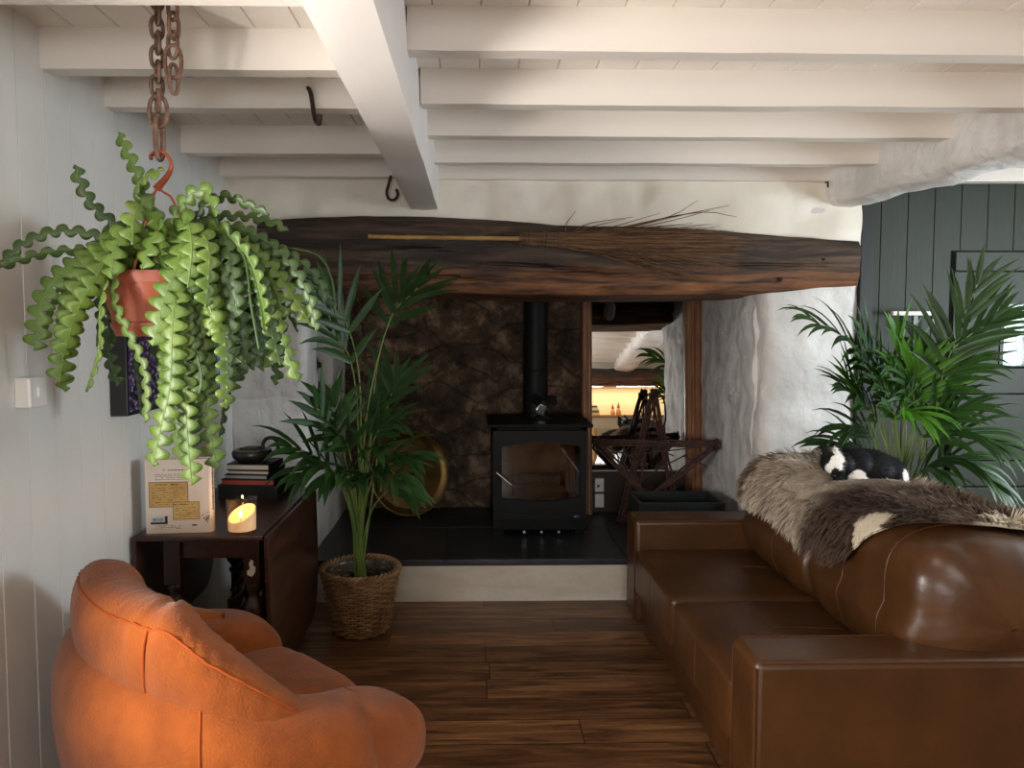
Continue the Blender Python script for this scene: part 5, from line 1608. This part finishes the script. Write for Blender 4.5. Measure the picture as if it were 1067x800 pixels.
# candle in a glass tumbler
cc = at(252.5, 555, Z=TZ); cr_ = (at(268, 540, Y=cc.y).x - at(237, 540, Y=cc.y).x) / 2
ch_ = at(252, 519, Y=cc.y).z - TZ
cand = thing('candle_jar', 'lit cream candle in a clear glass tumbler on the dark table', 'candle', (cc.x, cc.y, TZ))
M_CGLASS = thin_glass('clear_glass', (.97, .98, .97, 1))
M_WAX = mat('cream_wax', srgb(250, 222, 184), .4, emit=srgb(255, 150, 56), estr=.22)  # faint emission puts the flame's glow into the wax
b = MB(); b.lathe([(0, 0), (cr_ - .004, 0), (cr_, .004), (cr_ + .001, ch_), (cr_ - .0025, ch_ + .001), (cr_ - .004, .014), (0, .012)], cc, 40); b.build('glass', M_CGLASS, cand, angle=.6)
def wax_top(a): return ch_ * (.56 + .20 * math.sin(a + .5))          # burned down lower on the near side
b = MB(); NA_ = 48; V = []; F = []
for k in range(NA_):
    a = 2 * PI * k / NA_; ca, sa = math.cos(a), math.sin(a); zt_ = wax_top(a)
    for (r, z) in ((.0, .015), (cr_ - .005, .015), (cr_ - .0046, zt_), (cr_ - .008, zt_ + .002), (cr_ - .013, min(zt_, ch_ * .36)), (.014, ch_ * .33), (.0, ch_ * .33)): V.append(cc + Vector((r * ca, r * sa, z)))
for k in range(NA_):
    k2 = (k + 1) % NA_
    for j in range(6): F.append((k * 7 + j, k2 * 7 + j, k2 * 7 + j + 1, k * 7 + j + 1))
b.add(V, F); b.build('wax', M_WAX, cand, angle=1.2)
zf = ch_ * .50
b = MB(); b.tube([cc + Vector((0, -.016, ch_ * .33)), cc + Vector((.001, -.017, zf - .004))], .0014, 6); b.build('wick', M_BLACK, cand)
M_FLAME = mat('flame', (1, .7, .3, 1), .5, emit=(1, .62, .22, 1), estr=12)
fl = cc + Vector((0, -.018, zf - .005))
b = MB(); b.lathe([(0, 0), (.005, .006), (.0062, .012), (.004, .022), (0, .034)], fl, 14); b.build('flame', M_FLAME, cand)
pl = bpy.data.lights.new('candle_light', 'POINT'); pl.energy = .2; pl.color = (1, .52, .18); pl.shadow_soft_size = .006
plo = bpy.data.objects.new('candle_light', pl); COL.objects.link(plo); plo.location = fl + Vector((0, 0, .05))

# stack of books with a dark dish on top
SB = at(260, 521, Z=TZ)
def stacked(name, label, x0, x1, z0, z1, dep, ang, m_cov, m_pg, yoff=0.0):
    c = Vector(((x0 + x1) / 2, SB.y + .02 + dep / 2 + yoff, z0))
    t = thing(name, label, 'book', c, 'books stacked on the dark table')
    R = Matrix.Rotation(math.radians(ang), 3, 'Z'); w = x1 - x0; h_ = z1 - z0
    ct = min(.004, h_ * .2)
    def S(a, b_): 
        return [c + R @ Vector((x, y, z)) for z in (a[2], b_[2]) for (x, y) in ((a[0], a[1]), (b_[0], a[1]), (b_[0], b_[1]), (a[0], b_[1]))]
    b = MB(); b.hexa(S((-w/2 + .002, -dep/2 + .004, ct), (w/2 - .003, dep/2 - .004, h_ - ct))); b.build('pages', m_pg, t, smooth=False)
    b = MB(); b.hexa(S((-w/2, -dep/2, 0), (w/2, dep/2, ct))); b.hexa(S((-w/2, -dep/2, h_ - ct), (w/2, dep/2, h_))); b.hexa(S((w/2 - .003, -dep/2, 0), (w/2, dep/2, h_)))
    b.build('cover', m_cov, t, smooth=False)
    return t
def bx_(px): return at(px, 500, Y=SB.y).x
def bz_(py): return at(260, py, Y=SB.y).z
M_BOOKB = mat('black_book_cloth', srgb(26, 26, 28), .5); M_BOOKR = mat('brick_red_paper', srgb(176, 76, 54), .6); M_GREYP = mat('grey_paper', srgb(168, 168, 164), .7)
stacked('book', 'big black box-like book at the bottom of the stack', bx_(226), bx_(291), TZ, bz_(507), .24, -6, M_BOOKB, M_BOOKB)
stacked('book', 'book with brick red fore-edge in the stack', bx_(230), bx_(287), bz_(507), bz_(500.5), .22, -5, M_BOOKB, M_BOOKR)
stacked('book', 'thin book with grey page edges in the stack', bx_(234), bx_(281), bz_(500.5), bz_(495.5), .21, -7, M_BOOKB, M_GREYP)
stacked('book', 'cream-paged book with black cover, lower of the pale pair', bx_(238), bx_(283), bz_(495.5), bz_(491), .19, -8, M_BOOKB, M_PAGES)
stacked('book', 'cream-paged book on top of the stack, under the dish', bx_(236), bx_(282), bz_(491), bz_(484.5), .18, -6, M_BOOKB, M_PAGES)
dz = bz_(484.5); dc = Vector((at(263, 478, Y=SB.y + .10).x, SB.y + .10, dz))
dish = thing('oil_lamp_dish', 'dark green-black dish with loop handle on top of the books', 'dish', dc)
M_DISH = mat('dark_bronze_glaze', srgb(34, 36, 32), .32)
b = MB(); b.lathe([(0, 0), (.06, 0), (.088, .022), (.092, .042), (.085, .056), (.062, .060), (.055, .050), (0, .046)], dc, 40); b.build('bowl', M_DISH, dish, angle=.8)
b = MB(); b.lathe([(0, .052), (.034, .052), (.036, .062), (.03, .068), (0, .070)], dc + Vector((-.01, 0, 0)), 30); b.build('lid', mat('olive_wax', srgb(78, 84, 50), .4), dish, angle=.8)
b = MB(); b.ring([dc + Vector((.085 + .036 * math.cos(a), 0, .072 + .038 * math.sin(a))) for a in [2 * PI * i / 28 for i in range(28)]], .0085, 8); b.build('handle', M_DISH, dish)

# ------------------------------------------------------------------ besom broom on the mantel beam
M_BAMBOO = mat('bamboo', srgb(176, 138, 74), .45, col2=srgb(146, 108, 54), vscale=10, stretch=(1, 4, 4))
M_BIRCH = mat('dry_birch_twigs', srgb(134, 100, 68), .8, col2=srgb(84, 58, 40), vscale=5, stretch=(.4, 18, 18), ramp=(.40, .60))
YB_ = YM - .035
h0, h1 = at(384, 246.5, Y=YB_), at(560, 249, Y=YB_)
broom = thing('besom_broom', 'besom broom with bamboo handle fixed along the oak beam', 'broom', h0.lerp(h1, .5))
pts = []; R_ = []
for i in range(61):
    u = i / 60; pts.append(h0.lerp(h1, u)); d = min(abs(u - q) for q in (0.0, .23, .45, .67, .88)); R_.append(.0115 * (1.22 if d < .012 else 1))
b = MB(); b.tube(pts, R_, 12); b.build('handle', M_BAMBOO, broom, angle=1)
rng = random.Random(9)
# wrapped head
b = MB()
hA, hB = at(543, 248, Y=YB_), at(590, 250, Y=YB_)
for i in range(70):
    a = 2 * PI * i / 70 * 3; r0 = .033 * math.sqrt(rng.random())
    o0 = Vector((0, math.cos(a) * r0 * .7, math.sin(a) * r0))
    b.tube([hA + o0 + Vector((rng.uniform(-.01, .01), 0, 0)), hA.lerp(hB, .5) + o0 * 1.05, hB + o0 * 1.3], .0028, 4)
b.build('bound_head', M_BIRCH, broom)
b = MB()
for u in (.12, .2, .5, .58, .85):
    c = hA.lerp(hB, u); b.ring([c + Vector((0, .025 * math.cos(t), (.034 + .008 * u) * math.sin(t))) for t in [2 * PI * i / 24 for i in range(24)]], .0022, 5)
b.build('wire_binding', M_GREYM, broom)
b = MB()
for i in range(330):
    v = rng.gauss(0, .5); v = max(-1.15, min(1.05, v))
    L_ = rng.uniform(.45, 1.0) ** .7
    ex = lerp(600, 785 - 30 * abs(v), L_)
    ey = 250 + (ex - 560) * (.115 if v < 0 else .195) * v * rng.uniform(.85, 1.15) + (ex - 560) * .035
    yy = YB_ - rng.uniform(-.012, .05)
    A = hA.lerp(hB, rng.uniform(.3, .9)) + Vector((0, rng.uniform(-.02, .02), rng.uniform(-.028, .028)))
    E = at(ex, ey, Y=min(yy, YM - .012))
    M1 = A.lerp(E, .45) + Vector((0, 0, rng.uniform(-.012, .012) + .012 * v)); M2 = A.lerp(E, .75) + Vector((0, rng.uniform(-.008, .004), rng.uniform(-.012, .012)))
    b.tube([A, M1, M2, E], [.0024, .002, .0015, .0008], 4, cap=False)
for (ex, ey, mx, my) in ((727, 209, 690, 228), (760, 214, 700, 226), (740, 219, 690, 232), (600, 220, 590, 234), (660, 226, 610, 234), (652, 228, 610, 238), (768, 226, 720, 222), (688, 222, 640, 236), (712, 224, 660, 236)):
    b.tube(catmull([hB, at(mx, my, Y=YB_ - .02), at(ex, ey, Y=YB_ - .03)], 8), [.003, .0028, .0026, .0024, .002, .0018, .0014, .001], 4, cap=False)
o = b.build('twig_brush', M_BIRCH, broom); o['kind'] = 'stuff'

# ------------------------------------------------------------------ iron hooks on the timbers
jy = 2.285
hk = thing('iron_hook', 'long rusty iron hook on the cream joist left of the big beam', 'hook', at(324, 110, Y=jy - .02), 'iron hooks on the timbers')
M_IRONH = mat('dark_rusty_hook', srgb(62, 46, 40), .7, metal=.4)
p = [at(*q, Y=y_) for q, y_ in (((321, 91), 2.66), ((324, 98), 2.655), ((327, 118), 2.65), ((329, 127), 2.64), ((332, 128), 2.62), ((333, 119), 2.61))]
b = MB(); b.tube(catmull(p, 20), .011, 8, flat=.55); b.build('shank', M_IRONH, hk)
b = MB(); b.lathe([(0, -.004), (.008, -.004), (.008, .012), (0, .012)], at(322, 93, Y=2.672), 10, rot=Matrix.Rotation(-PI / 2, 3, 'X')); b.build('nail', M_IRONH, hk)
hk2 = thing('iron_hook', 'small thin curved hook beside the far end of the big beam', 'hook', at(408, 197, Y=3.85), 'iron hooks on the timbers')
p = [at(*q, Y=3.84) for q in ((407, 184), (405, 192), (403, 200), (405, 207), (411, 208), (414.5, 203), (413, 197))]
b = MB(); b.tube(catmull(p, 24), .0075, 6); b.build('shank', M_IRONH, hk2)
b = MB(); q0 = at(407, 184, Y=3.84); b.lathe([(0, -.004), (.007, -.004), (.007, .03), (0, .03)], q0, 10, rot=Matrix.Rotation(-PI / 2, 3, 'X')); b.build('nail', M_IRONH, hk2)
b = MB(); q0 = at(366, 119, Y=2.66); b.tube([(-.36, q0.y, q0.z + .02), (-.345, q0.y, q0.z + .02), (-.337, q0.y, q0.z), (-.337, q0.y, q0.z - .045)], .012, 8)
tag(b.build('iron_hook', M_IRONH), 'short dark iron peg on the left side of the big beam', 'hook', 'iron hooks on the timbers')
b = MB(); q0 = at(860, 190, Y=3.9); b.tube([q0, q0 + Vector((.003, -.02, -.002)), q0 + Vector((.003, -.024, -.03))], .005, 6)
tag(b.build('iron_hook', M_IRONH), 'tiny black nail hook where the joist meets the plastered beam', 'hook', 'iron hooks on the timbers')

# ------------------------------------------------------------------ lit shelf recess in the rear wall, seen in the mirror
M_SHELFP = mat('warm_cream_plaster', srgb(238, 220, 184), .7, bump=.2, bscale=8)
M_SHELFW = mat('pale_pine_shelf', srgb(196, 150, 96), .5, col2=srgb(176, 130, 80), vscale=5, stretch=(.3, 3, 3))
b = MB(); b.rough((RX0 - .1, YB - .12, 1.90), (RX1 + .1, YB + .06, 2.19), .08, .02, 2.5, 12)
tag(struct(b, 'rear_lintel', M_OAK, angle=1.1), 'dark timber lintel over the lit recess in the rear wall', 'beam')
b = MB(); b.span((RX0, YB - .42, RZ0), (RX1, YB - .41, RZ1)); b.span((RX0, YB - .42, RZ0), (RX1, YB - .02, RZ0 + .01)); struct(b, 'trim_3', M_SHELFP, smooth=False)
SHZ = (1.40, 1.00, .62)
for z in SHZ:
    b = MB(); b.span((RX0, YB - .41, z - .025), (RX1, YB - .06, z)); tag(b.build('shelf', M_SHELFW, smooth=False), 'pine shelf in the lit rear recess, at %s height' % {1.40: 'head', 1.00: 'middle', .62: 'low'}[z], 'shelf', 'pine shelves in the lit recess')
lr = area('recess_strip_light', ((RX0 + RX1) / 2, YB - .14, RZ1 - .02), ((RX0 + RX1) / 2, YB - .24, 0), 2.1, .06, 9, (1, .80, .52))
rng = random.Random(31)
cols = [(150, 60, 46), (206, 180, 130), (60, 84, 96), (96, 110, 72), (188, 130, 70), (226, 214, 190), (70, 52, 60)]
MBK = [mat('book_cloth_%s' % n, srgb(*c), .6) for n, c in zip(('red', 'sand', 'blue', 'olive', 'ochre', 'cream', 'plum'), cols)]
GBK = 'small books on the lit rear shelves'
def shelf_book(x, z, w, h_, d, k, flat=False):
    b = MB(); b.span((x, YB - .30, z), (x + w, YB - .30 + d, z + h_))
    n_ = ('red', 'sand', 'blue', 'olive', 'ochre', 'cream', 'plum')[k]
    return b, n_, MBK[k]
SHN = {1.40: 'upper', 1.00: 'middle', .62: 'lower'}
seen = {}
for z in (1.00, .62):
    x = RX0 + .12
    while x < RX1 - .5:
        w = rng.uniform(.03, .055); k = rng.randrange(7)
        b, n_, m_ = shelf_book(x, z, w, rng.uniform(.17, .25), .16, k)
        o = b.build('book', m_, bevel=.002, smooth=False)
        tag(o, '%s book standing on the %s shelf of the lit recess' % (n_, SHN[z]), 'book', '%s %s' % (n_, GBK + ', ' + SHN[z]))
        x += w + .002 + (.32 if rng.random() < .10 else 0)
        if z == 1.00 and 2.46 < x < 2.76: x = 2.76
x0 = 2.20
for k, (w, h_) in enumerate(((.26, .045), (.25, .04), (.24, .05), (.22, .035))):
    zz = 1.40 + sum(q[1] for q in ((.26, .045), (.25, .04), (.24, .05), (.22, .035))[:k])
    b = MB(); b.span((x0 - .28, YB - .32, zz), (x0 - .28 + w, YB - .14, zz + h_)); o = b.build('book', MBK[(k * 2 + 1) % 7], bevel=.002, smooth=False)
    tag(o, 'book lying %s in the flat pile on the upper rear shelf' % ('lowest', 'second from below', 'third from below', 'topmost')[k], 'book', 'flat pile of books on the upper rear shelf')
# gnome figures and a glass jar
def gnome(x, z, s, cap, lab):
    t = thing('gnome_ornament', lab, 'ornament', (x, YB - .2, z))
    b = MB(); b.lathe([(0, 0), (.05 * s, 0), (.06 * s, .03 * s), (.055 * s, .10 * s), (.03 * s, .13 * s), (0, .135 * s)], (x, YB - .2, z), 18); b.build('body', MBK[4], t)
    b = MB(); b.sellip((x, YB - .2, z + .15 * s), (.032 * s, .032 * s, .034 * s), (1, 1), (16, 10)); b.build('head', mat('painted_skin', srgb(226, 178, 146), .6), t)
    b = MB(); b.lathe([(.04 * s, .165 * s), (.03 * s, .20 * s), (.012 * s, .26 * s), (0, .30 * s)], (x, YB - .2, z), 16); b.build('hat', cap, t)
gnome(2.62, 1.00, .9, MBK[6], 'little ornament in a dark pointed hat on the middle rear shelf')
gnome(2.52, 1.40, .8, MBK[0], 'little ornament in a red pointed hat on the upper rear shelf')
gnome(2.42, 1.40, .7, MBK[0], 'smaller red-hatted ornament beside the larger one on the upper rear shelf')
jt = thing('glass_jar', 'clear glass jar on the upper rear shelf', 'jar', (2.95, YB - .2, 1.40))
b = MB(); b.lathe([(0, 0), (.06, 0), (.062, .15), (.045, .18), (.045, .2), (.04, .2), (.04, .18), (.056, .15), (.055, .006), (0, .006)], (2.95, YB - .2, 1.40), 24); b.build('body', M_CGLASS, jt)

# ------------------------------------------------------------------ descriptions of the room itself
for n_, (l_, c_) in {
    'floor': ('dark walnut plank floor of the cottage room', 'floor'), 'ceiling': ('cream boarded ceiling above the joists', 'ceiling'),
    'wall_left': ('white tongue-and-groove boarded wall on the left', 'wall'), 'wall_right': ('plain plastered wall beyond the sofa on the right', 'wall'),
    'wall_rear': ('plastered rear wall with the lit shelf recess', 'wall'), 'wall_fireplace_left': ('whitewashed stone pier with niche left of the fireplace', 'wall'),
    'wall_fireplace_right': ('whitewashed stone pier right of the fireplace', 'wall'), 'wall_fireplace_jamb': ('rough whitewashed stone side of the fireplace beside the mirror', 'wall'),
    'wall_above_mantel': ('lumpy cream plaster strip above the oak mantel beam', 'wall'), 'wall_fireplace_back': ('dark sooty stone back wall behind the stove', 'wall'),
    'hearth_riser': ('pale painted step below the slate hearth', 'hearth'), 'hearth_slab': ('black slate slabs of the raised hearth', 'hearth'),
    'wall_green': ('dark green boarded wall right of the fireplace', 'wall'), 'trim_1': ('black plate closing the fireplace throat', 'trim'),
    'trim_2': ('narrow dark green post where the green wall meets the stone pier', 'trim'), 'trim_3': ('warm cream lining of the lit rear recess', 'trim')}.items():
    o = bpy.data.objects.get(n_)
    if o: tag(o, l_, c_)
for n_ in ('window_1', 'window_2', 'window_3', 'window_4'): bpy.data.objects[n_]['category'] = 'window'
# ------------------------------------------------------------------ sheepskin thrown over the sofa back
rng = random.Random(77); nr = np.random.RandomState(5)
def sofa_surf(t, y):
    """t 0 at the front low of the back cushions, 1 at the rear; point and outward normal."""
    cx, hx, cz, hz = 1.545, .265, .632, .245
    a = lerp(PI * 1.06, PI * .02, t)
    e = .62
    ca, sa = math.cos(a), math.sin(a)
    x = cx + math.copysign(abs(ca) ** e, ca) * hx; z = cz + math.copysign(abs(sa) ** e, sa) * hz + .0
    nrm = Vector((ca * .9, 0, sa)).normalized()
    return Vector((x + (.02 if z > cz else 0), y, z)), nrm
HY0, HY1 = 2.20, 3.50
def hem(y):
    """Where the front edge of the pelt lies (t), along the sofa: two legs hang down, the waist is cut up."""
    px = [2.20, 2.27, 2.32, 2.38, 2.44, 2.50, 2.60, 2.80, 3.00, 3.20, 3.40, 3.46, 3.50]
    tt = [.58, .46, .37, .26, .15, .085, .08, .075, .09, .10, .09, .12, .24]
    return float(np.interp(y, px, tt))
def rear(y): return float(np.interp(y, [2.20, 2.4, 3.0, 3.4, 3.50], [.86, .97, 1.0, 1.0, .92]))
def patch_d(y, t): return ((y - 2.415) / .065) ** 2 + ((t - .27) / .12) ** 2
def pelt_colour(y, t):
    """Natural colours of the fleece: cream-grey side, dark brown middle, cream patches."""
    n = noise.noise(Vector((y * 6, t * 6, 2))) * .5 + .5
    n2 = noise.noise(Vector((y * 14, t * 14, 5)))
    grey = Vector((.56, .47, .37)); brown = Vector((.085, .055, .042)); cream = Vector((.80, .70, .55)); mid = Vector((.22, .155, .115))
    w = max(0, min(1, (2.88 - y) / .14 + n2 * .45))
    c = grey.lerp(brown, w)
    if w > .5 and t > .5: c = c.lerp(mid, .25 + .5 * n)
    if patch_d(y, t) + n2 * .5 < 1: c = cream
    if y < 2.27 + n2 * .02 and t > .55: c = cream
    if y > 3.40 and t < .5: c = mid
    if y > 3.0 and t > .5: c = c.lerp(mid, .40)
    if w < .5: c = c.lerp(mid, max(0, n2) * .9)
    return c
pelt = thing('sheepskin', 'shaggy grey, brown and cream sheepskin over the sofa back', 'sheepskin', (1.55, 2.9, .56))
NY, NT = 90, 50
V = []; F = []
def pelt_pt(u, v):
    y = lerp(HY0, HY1, u) ; t = lerp(hem(y), rear(y), v)
    p, n = sofa_surf(t, y)
    return p + n * (.021 + .006 * noise.noise(Vector((y * 8, t * 8, 0)))), n, y, t
for i in range(NY):
    for j in range(NT): V.append(pelt_pt(i / (NY - 1), j / (NT - 1))[0])
for i in range(NY - 1):
    for j in range(NT - 1): F.append((i * NT + j, i * NT + j + 1, (i + 1) * NT + j + 1, (i + 1) * NT + j))
b = MB(); b.add(V, F)
M_FUR = coat_mat('fleece', .85)
hide = b.build('hide', M_FUR, pelt, solid=.012, angle=3)
at_ = hide.data.color_attributes.new('coat', 'FLOAT_COLOR', 'POINT')
for i in range(NY):
    for j in range(NT):
        _, _, y, t = pelt_pt(i / (NY - 1), j / (NT - 1)); c = pelt_colour(y, t)
        at_.data[i * NT + j].color = (c.x * .7, c.y * .7, c.z * .7, 1)
def strands(name, parent, m, roots, K=5):
    """roots: list of (point, direction list builder result) -> one mesh of thin tapering hairs."""
    VV = []; FF = []; CC = []
    for pts, w, cols in roots:
        o = len(VV)
        d = (pts[-1] - pts[0]); s = d.cross(Vector((rng.uniform(-1, 1), rng.uniform(-1, 1), rng.uniform(-1, 1)))); s = s.normalized() if s.length > 1e-6 else Vector((1, 0, 0))
        n_ = len(pts)
        for k, p in enumerate(pts):
            ww = w * (1 - (k / (n_ - 1)) ** 2 * .9)
            VV += [p + s * ww, p - s * ww]; c = cols[0].lerp(cols[1], k / (n_ - 1)); CC += [c, c]
        for k in range(n_ - 1): FF.append((o + 2 * k, o + 2 * k + 1, o + 2 * k + 3, o + 2 * k + 2))
    b = MB(); b.v = [tuple(p) for p in VV]; b.f = FF
    ob = b.build(name, m, parent, angle=3)
    a = ob.data.color_attributes.new('coat', 'FLOAT_COLOR', 'POINT')
    a.data.foreach_set('color', np.array([(c.x, c.y, c.z, 1) for c in CC], dtype=np.float32).ravel())
    ob['kind'] = 'stuff'
    return ob
roots = []
for k in range(15000):
    u = rng.random(); v = rng.random()
    if rng.random() < .18: v = rng.uniform(0, .06)
    if v > .80 and rng.random() < .5: continue
    p, n, y, t = pelt_pt(u, v)
    if rng.random() < 1e-9: continue
    # locks flow down over the front and towards the near end
    e = 1e-3
    p2, _, _, _ = pelt_pt(u, max(0, v - e)) if v > e else pelt_pt(u, v)
    down = (sofa_surf(max(0, t - .01), y)[0] - sofa_surf(t, y)[0]); down = down.normalized() if down.length > 1e-8 else Vector((0, 0, -1))
    if t > .62: down = down * .35 + Vector((.15, 0, .25))
    fl = noise.noise_vector(Vector((y * 7, t * 9, 1.0)))
    lock = noise.noise_vector(Vector((y * 30, t * 40, 4.0)))
    dirn = (down * .95 + Vector((0, -.55, 0)) + n * .50 + fl * .55 + lock * .5)
    if u < .03: dirn += Vector((0, -.4, 0))
    dirn.normalize()
    L_ = rng.uniform(.045, .075) * (1.0 if y > 2.5 else .85)
    dd = patch_d(y, t)
    if dd < 1: L_ *= .45
    if 1.32 < p.x < 1.76 and 2.70 < p.y < 3.10: L_ *= .45
    pts = [p - n * .004]; dv = (n * .8 + dirn * .8).normalized()
    for s in range(4):
        pts.append(pts[-1] + dv * (L_ / 4)); dv = (dv + dirn * .45 + Vector((0, 0, -.22)) + lock * .12).normalized()
    c = pelt_colour(y, t)
    j = rng.uniform(.75, 1.25)
    tip = c * j * 1.2 + Vector((.02, .016, .012)); root = c * .5 * j
    roots.append((pts, rng.uniform(.0011, .0020), (root, tip)))
strands('fleece', pelt, M_FUR, roots)

# ------------------------------------------------------------------ black and white cat curled up on the sheepskin
catc = Vector((at(896, 500, Y=2.98).x, 2.98, .885))
cat = MB()
K_ = .95
def cpt(px, py, y): return at(px, py - 4, Y=y - .17)
def lump(c, d, rot=None, e=(1, 1)): cat.sellip(c, d, e, (26, 16), rot)
bz = .895
lump(cpt(905, 494, 3.16), (.135, .125, .088), Matrix.Rotation(.16, 3, 'Y'))          # loin and ribs
lump(cpt(923, 500, 3.14), (.078, .105, .082), Matrix.Rotation(.3, 3, 'Y'))           # rump
lump(cpt(888, 489, 3.14), (.088, .10, .074))                                       # shoulder
lump(cpt(875, 488, 3.10), (.058, .066, .052))                                       # neck
lump(cpt(868, 486, 3.07), (.050, .050, .044), Matrix.Rotation(.35, 3, 'Y'))         # skull
lump(cpt(872, 494, 3.035), (.030, .030, .024))                                      # muzzle tucked down
lump(cpt(898, 508, 3.06), (.060, .036, .030), Matrix.Rotation(.2, 3, 'Y'))          # thigh
lump(cpt(889, 511, 3.04), (.036, .026, .018))                                       # hind paw
lump(cpt(880, 506, 3.05), (.05, .028, .020), Matrix.Rotation(.3, 3, 'Y'))           # fore leg
lump(cpt(935, 503, 3.10), (.03, .05, .03))                                          # tail root
catroot = thing('cat', 'black and white cat curled asleep on the sheepskin', 'cat', (catc.x, catc.y, .87))
tailp = [cpt(934, 506, 3.12), cpt(934, 513, 3.07), cpt(922, 517, 3.04), cpt(908, 516, 3.02), cpt(898, 516, 3.01)]
cat.tube(catmull(tailp, 20), [.019] * 16 + [.018, .016, .012, .006], 10)
# ears
for (px, py, y) in ((861, 475, 3.07), (871, 472, 3.10)):
    q = cpt(px, py, y); cat.lathe([(.020, -.012), (.014, .012), (.004, .032), (0, .034)], q, 14, rot=Matrix.Rotation(-.35, 3, 'Y'))
me_ = cat.build('cat_tmp', None)
rm = me_.modifiers.new('r', 'REMESH'); rm.mode = 'VOXEL'; rm.voxel_size = .0055
sm_ = me_.modifiers.new('s', 'SMOOTH'); sm_.factor = .5; sm_.iterations = 7
dg = bpy.context.evaluated_depsgraph_get(); dg.update()
ev = me_.evaluated_get(dg)
nm = bpy.data.meshes.new_from_object(ev)
off = me_.location.copy()
bpy.data.objects.remove(me_)
M_CAT = coat_mat('cat_coat', .6)
body = bpy.data.objects.new('body', nm); COL.objects.link(body)
nm.materials.clear(); nm.materials.append(M_CAT); nm.shade_smooth()
for v in nm.vertices: v.co = v.co + off
WB['body'] = Vector((0, 0, 0)); WB[body.name] = Vector((0, 0, 0))
body.parent = catroot; body.matrix_parent_inverse = Matrix.Translation(-WB[catroot.name])
def cat_colour(co):
    co = Vector(co)
    n = noise.noise(co * 40) * .10
    black = Vector((.008, .008, .009)); white = Vector((.86, .84, .80))
    def spot(c, r):
        d = co - c
        return (d.x / r[0]) ** 2 + (d.y / r[1]) ** 2 + (d.z / r[2]) ** 2 + n < 1
    for c, r in CAT_BLACK:
        if spot(c, r): return black
    for c, r in CAT_WHITE:
        if spot(c, r): return white
    return black
CAT_BLACK = [(cpt(870.5, 496, 3.02), (.014, .05, .018)), (cpt(891, 511.5, 3.02), (.023, .05, .014))]
CAT_WHITE = [(cpt(874, 478, 3.05), (.020, .09, .030)), (cpt(870, 486, 3.04), (.024, .09, .030)), (cpt(867, 491, 3.03), (.018, .08, .022)), (cpt(896, 503, 3.03), (.036, .06, .034)), (cpt(936, 499, 3.10), (.018, .12, .036))]
vcolor(body, cat_colour)
b = MB(); b.sellip(cpt(869.5, 499.5, 3.012), (.007, .006, .005), (1, 1), (12, 8)); b.build('nose', mat('dark_nose', srgb(40, 30, 30), .5), catroot)
# short coat
rr = []
nv = len(nm.vertices)
for k in range(5200):
    v = nm.vertices[rng.randrange(nv)]; n = v.normal; c = Vector(cat_colour(v.co))
    flow = Vector((.9, .2, -.25)); flow = (flow - n * flow.dot(n)); d = (n * .35 + flow * .9 + noise.noise_vector(v.co * 20) * .3).normalized()
    p = Vector(v.co); rr.append(([p, p + d * .007, p + d * .013], .0007, (c * .9, c * 1.1 + Vector((.004, .004, .004)))))
strands('coat', catroot, M_CAT, rr)
